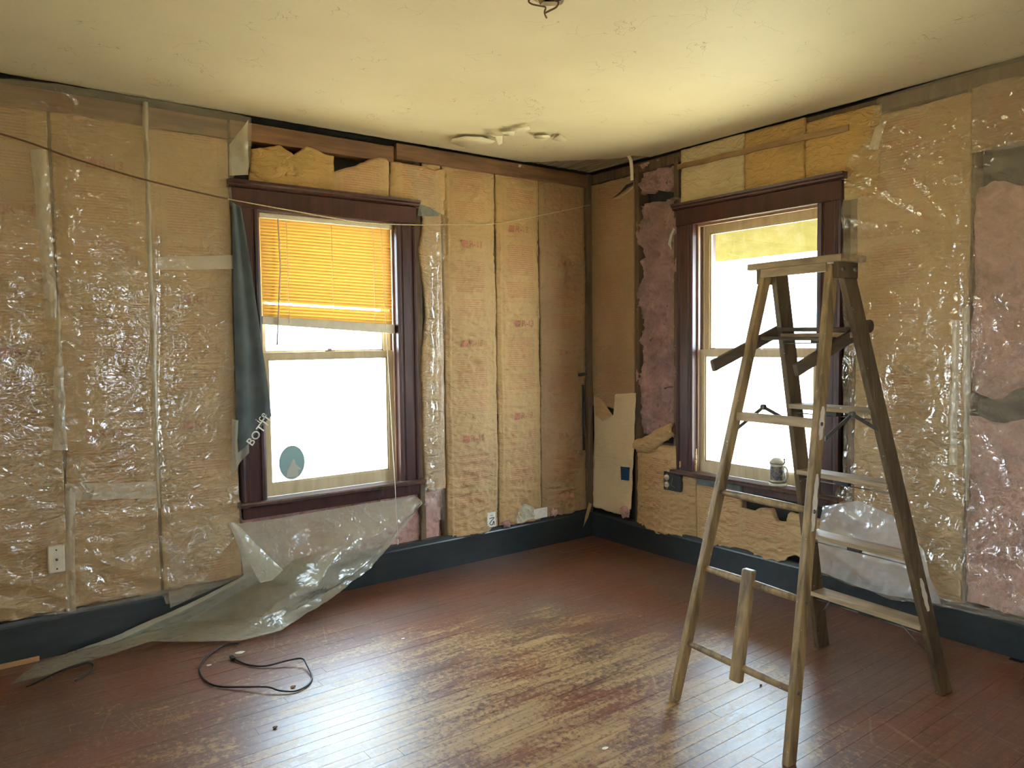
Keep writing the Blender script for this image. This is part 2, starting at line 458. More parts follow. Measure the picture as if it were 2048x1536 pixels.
def make_floor():
    k = M('worn varnished floor strip'); p = k.pos()
    rnd = k.n('ObjectInfo').outputs['Random']
    sh = k.n('CombineXYZ', {0: k.math('MULTIPLY', rnd, 13.0), 1: k.math('MULTIPLY', rnd, 7.0), 2: 0.0}).outputs[0]
    pb = k.n('VectorMath', {0: p, 1: sh}, operation='ADD').outputs[0]
    grain = k.noise(k.map(pb, (2.5, 55, 1)), 1.0, 4, 0.6, 0.5)
    mid = k.noise(k.map(p, (2.6, 7.5, 1)), 1.0, 6, 0.68, 0.8)
    strip = k.noise(k.map(pb, (1.2, 3.0, 1)), 1.0, 2)
    patch = k.noise(k.map(p, (0.9, 1.25, 1)), 1.0, 4, 0.55, 0.6)
    hue = k.noise(k.map(p, (1.1, 1.7, 1), (3.1, 1.7, 0)), 1.0, 4, 0.6, 0.4)
    speck = k.noise(p, 42, 6, 0.8)
    red = k.ramp(grain, [(0.25, (0.105, 0.034, 0.018)), (0.75, (0.215, 0.070, 0.034))])
    dark = k.ramp(grain, [(0.25, (0.065, 0.034, 0.024)), (0.75, (0.135, 0.078, 0.054))])
    red = k.mix(k.step(hue, 0.40, 0.62), red, dark)
    red = k.mix(k.math('MULTIPLY', strip, 0.4), red, (0.16, 0.058, 0.026))
    bare = k.ramp(grain, [(0.25, (0.20, 0.110, 0.042)), (0.75, (0.44, 0.275, 0.115))])
    # worn traffic patch in the middle of the room
    sx = k.n('SeparateXYZ', {0: p})
    dx = k.math('DIVIDE', k.math('SUBTRACT', sx.outputs[0], -2.2), 1.2); dy = k.math('DIVIDE', k.math('SUBTRACT', sx.outputs[1], -1.75), 0.95)
    rr = k.math('ADD', k.math('MULTIPLY', dx, dx), k.math('MULTIPLY', dy, dy))
    ell = k.math('SUBTRACT', 0.16, k.math('MULTIPLY', rr, 0.12))
    w = k.math('ADD', k.math('ADD', k.math('MULTIPLY', patch, 0.35), k.math('MULTIPLY', mid, 0.75)), k.math('ADD', k.math('MULTIPLY', speck, 0.75), k.math('ADD', ell, k.math('MULTIPLY', strip, 0.18))))
    wear = k.step(w, 1.06, 1.22)
    c = k.mix(wear, red, bare)
    c = k.mix(k.math('MULTIPLY', k.step(speck, 0.52, 0.75), 0.35), c, (0.36, 0.25, 0.15))
    c = k.mix(k.math('MULTIPLY', k.step(speck, 0.46, 0.30), 0.55), c, (0.05, 0.024, 0.015))
    dust = k.step(k.noise(p, 2.6, 7, 0.7, 0.4), 0.5, 0.75)
    c = k.mix(k.math('MULTIPLY', dust, 0.14), c, (0.33, 0.27, 0.21))
    scr = k.math('LESS_THAN', k.vor(k.map(p, (7, 1.6, 1), rot=(0, 0, 0.9)), 1.0, 'DISTANCE_TO_EDGE'), 0.008)
    c = k.mix(k.math('MULTIPLY', k.math('MULTIPLY', scr, k.step(patch, 0.5, 0.6)), 0.3), c, (0.42, 0.33, 0.22))
    ro = k.math('ADD', k.math('MULTIPLY', wear, 0.12), k.math('ADD', 0.30, k.math('MULTIPLY', speck, 0.2)))
    h = grain
    return k.done(k.pbr(c, ro, k.bump(h, 0.25, 0.004), Specular_IOR_Level=0.4, Coat_Weight=0.42, Coat_Roughness=0.36))
mat_floor = make_floor()
mat_gap = m_plain('dirt between the boards', (0.012, 0.008, 0.006), 0.9)
mat_plaster = m_plain('cream plaster', (0.62, 0.53, 0.38), 0.7, 0.1, 3, 0.1)
mat_ground = m_plain('ground with painted sunlight', (0.92, 0.69, 0.38), 0.9, 0.06, 0.8, 0.0)  # paleness and warm tint stand in for sunlight bouncing off the ground
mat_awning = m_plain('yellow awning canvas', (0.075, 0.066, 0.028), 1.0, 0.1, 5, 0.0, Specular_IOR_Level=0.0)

# ------------------------------------------------------------------ structure
XL, YB = -4.85, -5.35          # the two walls behind the camera
WIN_A = (-2.605, -1.500); WIN_B = (0.845, 1.970)
SILL, HEAD = 0.612, 2.200

def wall_with_opening(name, W, ua, ub, o0, o1, z0, z1, d0, d1, mat):
    bm = bmesh.new()
    bbox(bm, W, ua, o0, -0.3, 2.85, d0, d1); bbox(bm, W, o1, ub, -0.3, 2.85, d0, d1)
    bbox(bm, W, o0, o1, -0.3, z0, d0, d1); bbox(bm, W, o0, o1, z1, 2.85, d0, d1)
    return props(mkbm(name, bm, mat), kind='structure')
wall_left = wall_with_opening('wall_left', WA, XL-0.2, 0.2, WIN_A[0]+0.12, WIN_A[1]-0.12, 0.57, 2.24, -0.20, -0.11, mat_dark)
wall_right = wall_with_opening('wall_right', WB, -0.11, -YB+0.2, WIN_B[0]+0.12, WIN_B[1]-0.12, 0.57, 2.24, -0.20, -0.11, mat_dark)
# the walls behind the camera, each with an unseen opening added to let in fill light
def XW(p): return Vector((XL+p[2], p[0], p[1]))
def YW(p): return Vector((p[0], YB+p[2], p[1]))
wall_side = wall_with_opening('wall_side', XW, YB-0.1, 0.11, -4.45, -3.8, 0.9, 2.0, -0.12, 0.0, mat_plaster)
wall_back = wall_with_opening('wall_back', YW, XL-0.1, 0.11, -2.7, -2.4, 1.0, 1.8, -0.12, 0.0, mat_plaster)

frame_left = thing('stud_frame', (-2.4, 0, 0), kind='structure'); frame_right = thing('stud_frame', (0, -2.6, 0), kind='structure')
for u in (-4.63, -4.22, -3.83, -3.43, -3.02, -2.64, -1.46, -1.28, -0.89, -0.49, -0.06):
    wbox('stud', WA, u-0.02, u+0.02, 0.02, 2.66, -0.11, -0.008, mat_stud, frame_left)
for s in (0.46, 0.81, 2.02, 2.58, 2.98, 3.4, 3.8, 4.2, 4.6, 5.0):
    wbox('stud', WB, s-0.02, s+0.02, 0.02, 2.66, -0.11, -0.008, mat_stud, frame_right)
wbox('corner_post', WA, -0.052, -0.004, 0.05, 2.69, -0.02, 0.022, mat_stud, frame_left)
wbox('top_plate', WA, -1.615, -0.004, 2.588, 2.682, -0.11, 0.018, mat_plate, frame_left)
wbox('top_plate', WA, -2.60, -1.625, 2.565, 2.662, -0.11, 0.004, mat_plate, frame_left)
wbox('top_plate', WA, XL, -2.61, 2.56, 2.66, -0.11, -0.004, mat_plate, frame_left)
wbox('top_plate', WB, 0.0, 5.3, 2.62, 2.688, -0.11, -0.012, mat_stud, frame_right)

# baseboards: board + bevelled cap
def baseboard(name, W, u0, u1, d=0.024, h=0.205):
    prof = [(0.0, 0.0), (0.0, d), (h-0.03, d), (h-0.022, d-0.004), (h-0.006, d-0.007), (h, d-0.012), (h, -0.03), (0.0, -0.03)]
    return props(wprism_u(name, W, prof, u0, u1, mat_base), kind='structure')
baseboard('baseboard_left', WA, XL, -0.02, 0.024, 0.207)
baseboard('baseboard_right', WB, 0.02, -YB, 0.024, 0.185)
props(wbox('trim_1', WA, -4.3, -3.565, 0.0, 0.022, 0.026, 0.044, mat_rawstrip), kind='structure')

# floor: dark bed and single strips running along the window-blind wall
bm = bmesh.new(); bbox(bm, XYZ, XL-0.1, 0.1, -0.06, -0.0055, YB-0.1, 0.1)
floor = props(mkbm('floor', bm, mat_gap), kind='structure')
BW = 0.0585
def board_mesh():
    b = 0.0005; w = BW/2-0.00025
    pr = [(-w, -0.012), (-w, -b), (-w+b, 0), (w-b, 0), (w, -b), (w, -0.012)]
    v = [(0, y, z) for y, z in pr] + [(1, y, z) for y, z in pr]; n = 6
    f = [[i, (i+1) % n, n+(i+1) % n, n+i] for i in range(n)] + [list(range(n)), list(range(n, 2*n))]
    me = bpy.data.meshes.new('floor_board'); me.from_pydata(v, [], f)
    bm = bmesh.new(); bm.from_mesh(me); bmesh.ops.recalc_face_normals(bm, faces=bm.faces); bm.to_mesh(me); bm.free()
    me.materials.append(mat_floor); return me
bme = board_mesh()
rf = random.Random(5)
y = -0.03; nb = 0
while y > YB:
    x = XL - rf.uniform(0, 1.2)
    while x < -0.02:
        L = rf.uniform(1.25, 2.7)
        x0 = max(x, XL); x1 = min(x+L, -0.018)
        if x1-x0 > 0.05:
            o = bpy.data.objects.new('floor_board', bme); COL.objects.link(o)
            o.parent = floor
            o.location = Vector((x0+0.0006, y, rf.uniform(-0.0006, 0.0))) - ORG[floor.name]
            o.scale = (x1-x0-0.0012, 1, 1); nb += 1
        x += L
    y -= BW

# ceiling: plaster sheet with a ragged rim, fallen away in the corner over the laths
def ceiling_outline():
    key = [(-0.62, -0.006), (-0.47, -0.13), (-0.33, -0.27), (-0.20, -0.40), (-0.145, -0.50), (-0.13, -0.56), (-0.006, -0.60),
           (-0.006, YB), (XL, YB), (XL, -0.006), (-0.62, -0.006)]
    out = []
    for i, (a, b) in enumerate(zip(key, key[1:])):
        a = Vector((*a, 0)); b = Vector((*b, 0)); n = max(2, int((b-a).length/0.02)) if i not in (7, 8) else 1
        for k in range(n):
            p = a.lerp(b, k/n)
            amp = 0.016 if i < 6 else 0.005
            nn = noise.noise(Vector((p.x*14, p.y*14, 3))) + 0.6*noise.noise(Vector((p.x*47, p.y*47, 8)))
            if i in (7, 8): nn = 0
            out.append(Vector((min(p.x + (amp*nn if i != 9 else 0), -0.002), min(p.y + (amp*nn if i != 6 else 0), -0.002), 0)))
    return out
bm = bmesh.new()
oc = ceiling_outline()
lo = [bm.verts.new((p.x, p.y, H)) for p in oc]
HC = Vector((-2.06, -2.00, 0))
hole = [bm.verts.new((HC.x+0.062*math.cos(t)*(1+0.12*math.sin(3*t)), HC.y+0.055*math.sin(t)*(1+0.1*math.cos(5*t)), H)) for t in [2*math.pi*k/20 for k in range(20)]]
ed = [bm.edges.new((lo[i], lo[(i+1) % len(lo)])) for i in range(len(lo))] + [bm.edges.new((hole[i], hole[(i+1) % 20])) for i in range(20)]
bmesh.ops.triangle_fill(bm, edges=ed, use_beauty=True)
rim = list(ed)
g = bmesh.ops.extrude_edge_only(bm, edges=rim)
for v in g['geom']:
    if isinstance(v, bmesh.types.BMVert): v.co.z += 0.016
for fc in list(bm.faces):
    if abs(fc.calc_center_median().z-H) < 1e-4 and fc.calc_center_median().xy.length < 0.0: bm.faces.remove(fc)
ceiling = mkbm('ceiling', bm, mat_ceiling)
props(ceiling, kind='structure')
wbox('attic_deck', XYZ, XL-0.2, 0.2, H+0.03, H+0.12, YB-0.2, 0.2, mat_dark, ceiling)
for k in range(15):
    x = -0.03-k*0.047
    wbox('lath', XYZ, x-0.019, x+0.019, H+0.004+0.002*(k % 2), H+0.012+0.002*(k % 2), -0.75, -0.004, mat_clath, ceiling, 0.001)
wbox('fixture_box', XYZ, HC.x-0.05, HC.x+0.05, H+0.02, H+0.028, HC.y-0.05, HC.y+0.05, mat_lath, ceiling, 0.002)

# exterior: ground, awning over the stein window
def ground_mesh():
    bm = bmesh.new()
    bbox(bm, XYZ, -40, 40, -0.9, -0.7, -40, 40)
    return mkbm('ground', bm, mat_ground)
props(ground_mesh(), kind='structure')
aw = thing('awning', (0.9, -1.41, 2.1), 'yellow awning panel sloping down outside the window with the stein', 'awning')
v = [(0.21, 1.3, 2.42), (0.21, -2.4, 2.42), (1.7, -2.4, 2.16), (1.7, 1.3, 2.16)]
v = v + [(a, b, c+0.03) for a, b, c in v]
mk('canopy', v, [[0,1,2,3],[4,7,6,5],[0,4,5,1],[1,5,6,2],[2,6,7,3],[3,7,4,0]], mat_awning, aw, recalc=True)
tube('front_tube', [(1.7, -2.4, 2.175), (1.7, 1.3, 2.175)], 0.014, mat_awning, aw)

# ------------------------------------------------------------------ windows
CAS = [(0, 0), (0, 0.030), (0.010, 0.036), (0.020, 0.033), (0.026, 0.024), (0.034, 0.024), (0.040, 0.028), (0.092, 0.028),
       (0.098, 0.022), (0.106, 0.022), (0.112, 0.030), (0.124, 0.036), (0.135, 0.030), (0.135, 0)]
def make_window(name, W, u0, u1, meet=1.40, sash=mat_sash, apron=True):
    w = thing(name, W(((u0+u1)/2, 0.52, 0)), kind='structure')
    a = 0.135
    wprism_z('side_casing', W, [(u0+p, d) for p, d in CAS], SILL, HEAD, mat_casing, w)
    wprism_z('side_casing', W, [(u1-p, d) for p, d in CAS][::-1], SILL, HEAD, mat_casing, w)
    wbox('head_casing', W, u0-0.004, u1+0.004, HEAD+0.001, 2.305, 0.0, 0.034, mat_casing, w)
    wprism_u('crown', W, [(2.306, 0), (2.306, 0.036), (2.314, 0.046), (2.322, 0.048), (2.330, 0.060), (2.343, 0.064), (2.345, 0)], u0-0.022, u1+0.022, mat_casing, w)
    wprism_u('stool', W, [(SILL-0.028, -0.03), (SILL-0.028, 0.066), (SILL-0.020, 0.074), (SILL-0.008, 0.074), (SILL, 0.066), (SILL, -0.03)], u0-0.02, u1+0.02, mat_stool, w)
    if apron:
        wbox('apron', W, u0+0.002, u1-0.002, 0.515, SILL-0.029, 0.0, 0.026, mat_casing, w)
    i0, i1 = u0+a, u1-a
    for (b0, b1) in ((i0-0.018, i0), (i1, i1+0.018)):
        wbox('jamb', W, b0, b1, SILL-0.03, HEAD+0.02, -0.20, -0.0005, mat_casing, w, 0.001)
    wbox('head_jamb', W, i0, i1, HEAD, HEAD+0.02, -0.20, -0.0005, mat_jamb, w, 0.001)
    wbox('outer_sill', W, i0, i1, SILL-0.05, SILL-0.002, -0.24, -0.031, mat_sash, w, 0.002)
    for (b0, b1) in ((i0, i0+0.012), (i1-0.012, i1)):
        wbox('stop', W, b0, b1, SILL, HEAD-0.002, -0.030, -0.012, mat_jamb, w, 0.001)
        wbox('parting_bead', W, b0, b1, SILL, HEAD-0.002, -0.077, -0.068, mat_sash, w, 0.001)
        wbox('blind_stop', W, b0, b1, SILL, HEAD-0.002, -0.135, -0.112, mat_sash, w, 0.001)
    wbox('stop', W, i0+0.013, i1-0.013, HEAD-0.014, HEAD-0.002, -0.03, -0.012, mat_jamb, w, 0.001)
    def sash_frame(nm, z0, z1, d0, d1, st, bot, top):
        bm = bmesh.new()
        s0, s1 = i0+0.004, i1-0.004
        bbox(bm, W, s0, s0+st, z0, z1, d0, d1); bbox(bm, W, s1-st, s1, z0, z1, d0, d1)
        bbox(bm, W, s0+st, s1-st, z0, z0+bot, d0, d1); bbox(bm, W, s0+st, s1-st, z1-top, z1, d0, d1)
        # glazing bead, a step back
        q = 0.010; m0 = (d0+d1)/2
        bbox(bm, W, s0+st, s0+st+q, z0+bot, z1-top, m0-0.004, m0+0.010); bbox(bm, W, s1-st-q, s1-st, z0+bot, z1-top, m0-0.004, m0+0.010)
        bbox(bm, W, s0+st, s1-st, z0+bot, z0+bot+q, m0-0.004, m0+0.010); bbox(bm, W, s0+st, s1-st, z1-top-q, z1-top, m0-0.004, m0+0.010)
        v = [x.co.copy() for x in bm.verts]; bm.verts.index_update(); f = [[x.index for x in p.verts] for p in bm.faces]; bm.free()
        o = mk(nm, v, f, sash, w, recalc=True)
        wbox('pane', W, s0+st-0.004, s1-st+0.004, z0+bot-0.004, z1-top+0.004, m0-0.0015, m0+0.0015, mat_glass, o, 0)
        return o
    lo = sash_frame('lower_sash', SILL+0.002, meet+0.018, -0.066, -0.032, 0.042, 0.066, 0.036)
    upp = sash_frame('upper_sash', meet-0.016, HEAD-0.003, -0.111, -0.078, 0.042, 0.034, 0.05)
    # sash lock on the meeting rail
    bm = bmesh.new(); uc = (i0+i1)/2
    bbox(bm, W, uc-0.03, uc+0.03, meet+0.019, meet+0.026, -0.062, -0.036); bbox(bm, W, uc-0.012, uc+0.012, meet+0.026, meet+0.036, -0.058, -0.04); bbox(bm, W, uc+0.0, uc+0.035, meet+0.030, meet+0.036, -0.046, -0.038)
    v = [x.co.copy() for x in bm.verts]; bm.verts.index_update(); f = [[x.index for x in p.verts] for p in bm.faces]; bm.free()
    mk('sash_lock', v, f, mat_jamb, lo, recalc=True)
    return w
win1 = make_window('window_1', WA, *WIN_A, meet=1.405)
win2 = make_window('window_2', WB, *WIN_B, meet=1.385, apron=False)
wbox('apron', WB, 1.36, 1.968, 0.535, SILL-0.029, -0.02, 0.018, mat_stool, win2)

# ------------------------------------------------------------------ insulation in the stud bays
def g_(x, c, w): return math.exp(-((x-c)/w)**2)
def batt(label, W, top, bot, mat, left=None, right=None, bulge=0.016, wr=0.020, seed=1.0, prints=(), nu=56, nv=220, wool=True,
         faint=False, group='kraft faced insulation batts', zlow=0.9, skirt=0.012):
    us = [p[0] for p in list(top)+list(bot)]; zs = [p[1] for p in list(top)+list(bot)]
    ua, ub, za, zb = min(us), max(us), min(zs), max(zs)
    t = thing('insulation_batt', W(((ua+ub)/2, za, -0.05)), label, 'insulation', group)
    def body(u, z, s, tt):
        e = max(0.0, math.sin(math.pi*min(max(s, 0), 1)))
        low = 1.0 + 0.9*max(0.0, min(1.0, (zlow-z)/0.5))
        d = bulge*e**0.6 + 0.35*wr*(g_(s, 0.07, 0.018)+g_(s, 0.93, 0.018))*(0.8+nz(u, z, 3, 4, seed+1))
        d += wr*low*e*(ridge(u, z, 5.0, 15.0, seed)*0.5 + 0.45*ridge(u+0.3*z, z, 11.0, 24.0, seed+4) + 0.3*ridge(u-0.4*z, z, 24.0, 40.0, seed+6))
        d += wr*0.8*nz(u, z, 3.0, 2.2, seed+9) + wr*0.35*nz(u, z, 30, 42, seed+2)
        return d*min(1.0, 0.15+(1-tt)/0.035)
    z0 = prints[0][1] if prints else 1.4
    sheet('kraft_facing', W, top, bot, mat, t, left, right, nu, nv, body, skirt, (ua, z0))
    if wool:
        wbox('glass_wool', W, ua+0.03, ub-0.03, za+0.01, zb-0.01, -0.105, -0.022, mat_wool, t, 0.01)
    def df(u, z): return 0.0075+body(u, z, (u-ua)/(ub-ua), 0)
    ink = mat_redfaint if faint else mat_red
    for (u, z, *_) in prints:
        wall_text('rating_print', W, 'R-13', 0.058, u+0.030, z, df, ink, t, 0, 0.0010)
        q = 0.023; n = 4; vv = []; ff = []
        for j in range(n+1):
            for i in range(n+1):
                x = u-0.080+2*q*i/n; y = z-q+2*q*j/n
                vv.append(W((x, y, df(x, y)+0.0006)))
        for j in range(n):
            for i in range(n): ff.append([j*5+i, j*5+i+1, j*5+i+6, j*5+i+5])
        mk('logo_print', vv, ff, ink, t)
    return t

def col(u0, u1, z0, z1, amp=0.004, seed=0.0, ampz=0.012):
    """border lines of an upright strip: top, bottom, left, right"""
    T = rag([(u0, z1, 0), (u1, z1, 0)], ampz*0.6, 0.02, seed); B = rag([(u0, z0, 0), (u1, z0, 0)], ampz*1.4, 0.02, seed+3)
    L = rag([(u0, z0, 0), (u0, z1, 0)], amp, 0.03, seed+6); R = rag([(u1, z0, 0), (u1, z1, 0)], amp, 0.03, seed+9)
    return T, B, L, R
def bcol(label, W, u0, u1, z0, z1, mat, prints=(), seed=1.0, amp=0.004, **k):
    T, B, L, R = col(u0, u1, z0, z1, amp, seed)
    return batt(label, W, T, B, mat, L, R, prints=prints, seed=seed, **k)

# wall with the blind, right of its window
bcol('kraft insulation batt with bold red prints, second from the blind window toward the corner', WA, -1.283, -0.876, 0.19, 2.598, mat_kraft_pale,
     [(-1.085, 2.104), (-1.09, 1.459), (-1.10, 0.833)], 1.0)
bcol('middle kraft insulation batt between the blind window and the corner post', WA, -0.866, -0.500, 0.20, 2.598, mat_kraft,
     [(-0.70, 2.232), (-0.66, 1.590), (-0.675, 0.953)], 2.0)
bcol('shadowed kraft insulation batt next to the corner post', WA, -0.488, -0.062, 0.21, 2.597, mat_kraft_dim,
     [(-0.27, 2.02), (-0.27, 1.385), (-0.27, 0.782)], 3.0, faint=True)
T, B, L, R = col(-1.425, -1.297, 0.52, 2.597, 0.005, 4.0)
L = rag([(-1.45, 0.561, 0), (-1.459, 0.819, 0), (-1.457, 1.422, 0), (-1.42, 1.643, 0), (-1.437, 1.862, 0), (-1.462, 2.048, 0), (-1.434, 2.174, 0)], 0.012, 0.02, 2.0)
L[0] = Vector(B[0]); L.append(Vector(T[0]))
batt('narrow torn kraft strip against the right side of the blind window', WA, T, B, mat_kraft_pale, L, R, seed=4.0, nu=16, wool=False, wr=0.004, bulge=0.006)
wbox('felt_strip', WA, -1.5, -1.30, 0.5, 2.36, -0.10, -0.035, mat_greyfelt, frame_left, 0.002)

# behind the plastic, left of the window
bcol('plastic covered kraft batt beside the hanging dark cloth', WA, -3.008, -2.615, 0.21, 2.555, mat_kraft_pale, [(-2.794, 1.705, 0), (-2.808, 1.055, 0)], 5.0, wr=0.003, bulge=0.004)
bcol('plastic covered kraft batt between the two long plastic folds', WA, -3.418, -3.022, 0.21, 2.56, mat_kraft_pale, [(-3.203, 2.346, 0), (-3.252, 1.04, 0)], 6.0, wr=0.003, bulge=0.004)
bcol('plastic covered kraft batt above the cable plate at the left edge', WA, -3.825, -3.432, 0.21, 2.56, mat_kraft_pale, [(-3.581, 1.445, 0), (-3.583, 2.094, 0)], 7.0, wr=0.003, bulge=0.004)
bcol('leftmost plastic covered kraft batt', WA, -4.21, -3.84, 0.21, 2.56, mat_kraft_pale, [(-4.05, 1.45)], 8.0, wr=0.003, bulge=0.004)
for i in range(1):
    T, B, L, R = col(-2.59, -1.31, 0.19, 0.505, 0.01, 11.0, 0.02)
    t = thing('insulation_batt', (-1.95, 0.05, 0.19), 'pink fibreglass batt under the blind window behind the plastic swag', 'insulation')
    sheet('glass_wool', WA, T, B, mat_wool_clean, t, L, R, 110, 30, lambda u, z, s, q: -0.035+0.022*noise.turbulence(Vector((u*9, z*9, 1)), 4, False)+0.012*nz(u, z, 40, 40, 3), 0.06)

# over the blind window: torn kraft remnants under the header board
batt('torn kraft remnant with a curled lip above the left of the blind window', WA, rag([(-2.488, 2.524, 0), (-2.331, 2.563, 0), (-2.261, 2.518, 0), (-2.187, 2.589, 0), (-2.014, 2.552, 0)], 0.01, 0.015, 3), rag([(-2.507, 2.335, 0), (-2.019, 2.343, 0)], 0.004), mat_kraft_gold,
     rag([(-2.507, 2.335, 0), (-2.488, 2.524, 0)], 0.004), rag([(-2.019, 2.343, 0), (-2.014, 2.552, 0)], 0.006), bulge=0.02, wr=0.012, seed=12, nu=50, nv=26, wool=False, group='torn kraft remnants over the blind window')
batt('torn slanting kraft remnant above the middle of the blind window', WA, rag([(-2.035, 2.455, 0), (-1.915, 2.502, 0), (-1.732, 2.596, 0), (-1.659, 2.583, 0)], 0.01, 0.015, 5), rag([(-2.044, 2.337, 0), (-1.664, 2.336, 0)], 0.004), mat_kraft_pale,
     rag([(-2.044, 2.337, 0), (-2.035, 2.455, 0)], 0.006), rag([(-1.664, 2.336, 0), (-1.659, 2.583, 0)], 0.006), bulge=0.012, wr=0.010, seed=13, nu=40, nv=20, wool=False, group='torn kraft remnants over the blind window')
batt('crumpled kraft remnant above the right end of the blind window crown', WA, rag([(-1.645, 2.573, 0), (-1.479, 2.576, 0), (-1.342, 2.557, 0), (-1.26, 2.58, 0)], 0.01, 0.015, 6), rag([(-1.657, 2.337, 0), (-1.442, 2.298, 0), (-1.273, 2.282, 0)], 0.006), mat_kraft,
     rag([(-1.657, 2.337, 0), (-1.645, 2.573, 0)], 0.006), rag([(-1.273, 2.282, 0), (-1.26, 2.58, 0)], 0.006), bulge=0.018, wr=0.014, seed=14, nu=44, nv=40, wool=False, group='torn kraft remnants over the blind window')

# wall with the stein: corner bay, pink bay, bays under and over the window
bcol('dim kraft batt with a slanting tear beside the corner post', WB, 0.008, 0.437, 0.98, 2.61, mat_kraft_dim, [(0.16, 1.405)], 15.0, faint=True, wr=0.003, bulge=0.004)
t = thing('paper_tear', WB((0.3, 2.38, 0.0)), 'long dark slanting tear in the kraft batt by the corner', 'tear')
tv = [(0.244, 2.474, 0.022), (0.319, 2.491, 0.022), (0.401, 2.525, 0.022), (0.454, 2.537, 0.022), (0.459, 2.556, 0.022), (0.389, 2.548, 0.024), (0.331, 2.509, 0.024), (0.271, 2.484, 0.024)]
mk('gap', [WB(p) for p in tv], [[0, 1, 6, 7], [1, 2, 5, 6], [2, 3, 4, 5]], mat_dark, t)
mk('curled_lip', [WB(p) for p in ((0.244, 2.471, 0.022), (0.329, 2.482, 0.022), (0.411, 2.51, 0.022), (0.459, 2.529, 0.022), (0.47, 2.512, 0.034), (0.423, 2.49, 0.034), (0.34, 2.462, 0.034))],
   [[0, 1, 6], [1, 2, 5, 6], [2, 3, 4, 5]], mat_kraft_cream, t)

t = thing('building_paper', WB((0.22, 0.22, 0.01)), 'beige building paper sheet with blue tape patch below the corner kraft', 'paper')
sheet('paper_sheet', WB, rag([(0.042, 1.053, 0.018), (0.132, 0.988, 0.018), (0.246, 0.918, 0.018), (0.262, 1.082, 0.018), (0.469, 1.1, 0.018)], 0.004, 0.02),
      rag([(0.038, 0.228, 0.02), (0.315, 0.209, 0.02), (0.424, 0.272, 0.02)], 0.02, 0.02), mat_cardboard, t,
      rag([(0.038, 0.228, 0.02), (0.041, 0.652, 0.02), (0.042, 1.053, 0.018)], 0.004), rag([(0.424, 0.272, 0.02), (0.443, 0.482, 0.018), (0.453, 0.767, 0.018), (0.469, 1.1, 0.018)], 0.008), 34, 60,
      lambda u, z, s, q: 0.012*nz(u, z, 3, 2, 21)+0.004*ridge(u, z, 6, 12, 22)*(1 if z < 0.6 else 0.4), 0.004)
fl = [(0.055, 1.065, 0.02), (0.15, 1.034, 0.035), (0.243, 0.929, 0.02), (0.165, 0.881, 0.045), (0.081, 0.919, 0.04)]
mk('folded_flap', [WB(p) for p in fl], [[0, 1, 4], [1, 3, 4], [1, 2, 3]], mat_kraft, t)
tp = thing('blue_tape', WB((0.376, 0.467, 0.03)), 'small patch of blue tape on the beige paper near the corner', 'tape')
sheet('tape_patch', WB, rag([(0.338, 0.567, 0.036), (0.426, 0.571, 0.036)], 0.004, 0.01), rag([(0.342, 0.47, 0.036), (0.421, 0.478, 0.036)], 0.008, 0.01), mat_tape, tp, nu=8, nv=8, skirt=0.003)

def wool_patch(label, W, T, B, L, R, mat, amp=0.03, seed=1.0, nu=60, nv=150, base=-0.02, group=None):
    zs = [p[1] for p in list(T)+list(B)]; us = [p[0] for p in list(T)+list(B)]
    t = thing('fibreglass_batt', W(((min(us)+max(us))/2, min(zs), -0.05)), label, 'insulation', group)
    def f(u, z, s, q):
        p = Vector((u*8+seed, z*8, seed))
        return base + amp*(noise.turbulence(p, 5, False)-0.3) + amp*0.8*nz(u, z, 3.5, 3.5, seed+5) + amp*0.28*ridge(u, z, 38, 30, seed+7)
    sheet('glass_wool', W, T, B, mat, t, L, R, nu, nv, f, 0.045)
    return t
T, B, L, R = col(0.462, 0.83, 0.80, 2.395, 0.02, 31.0, 0.05)
wool_patch('exposed pink fibreglass column left of the stein window', WB, T, B, L, R, mat_wool, 0.065, 31.0)
T, B, L, R = col(0.475, 0.825, 2.47, 2.675, 0.015, 33.0, 0.03)
wool_patch('dirty fibreglass clump near the ceiling above the dark hole', WB, T, B, L, R, mat_wool, 0.06, 33.0, 60, 40)
lip = thing('kraft_roll', WB((0.6, 0.75, 0.02)), 'rolled crumpled kraft lip under the pink fibreglass column', 'paper')
sheet('rolled_paper', WB, rag([(0.474, 0.77, 0.02), (0.651, 0.856, 0.02), (0.818, 0.92, 0.02)], 0.012), rag([(0.512, 0.687, 0.03), (0.637, 0.701, 0.03), (0.827, 0.839, 0.03)], 0.02), mat_kraft, lip, nu=40, nv=16,
      disp=lambda u, z, s, q: 0.035*math.sin(math.pi*q)+0.016*ridge(u, z, 22, 40, 3), skirt=0.02)
T, B, L, R = col(0.468, 0.985, 0.165, 0.76, 0.008, 35.0, 0.02)
batt('crumpled kraft batt below the pink column beside the outlet', WB, T, B, mat_kraft, L, R, bulge=0.014, wr=0.016, seed=35, prints=[], nu=70, nv=80, group='kraft under the stein window')
T, B, L, R = col(0.995, 1.335, 0.165, 0.53, 0.008, 36.0, 0.02)
batt('kraft batt under the left half of the stein window', WB, T, B, mat_kraft, L, R, bulge=0.014, wr=0.010, seed=36, nu=50, nv=50, group='kraft under the stein window')
T = rag([(1.296, 0.439, 0), (1.432, 0.431, 0), (1.467, 0.456, 0), (1.568, 0.467, 0), (1.596, 0.401, 0), (1.661, 0.407, 0), (1.667, 0.467, 0), (1.913, 0.451, 0)], 0.006, 0.012, 2)
B = rag([(1.297, 0.17, 0), (1.604, 0.165, 0), (1.733, 0.229, 0), (1.916, 0.158, 0)], 0.02, 0.015, 3)
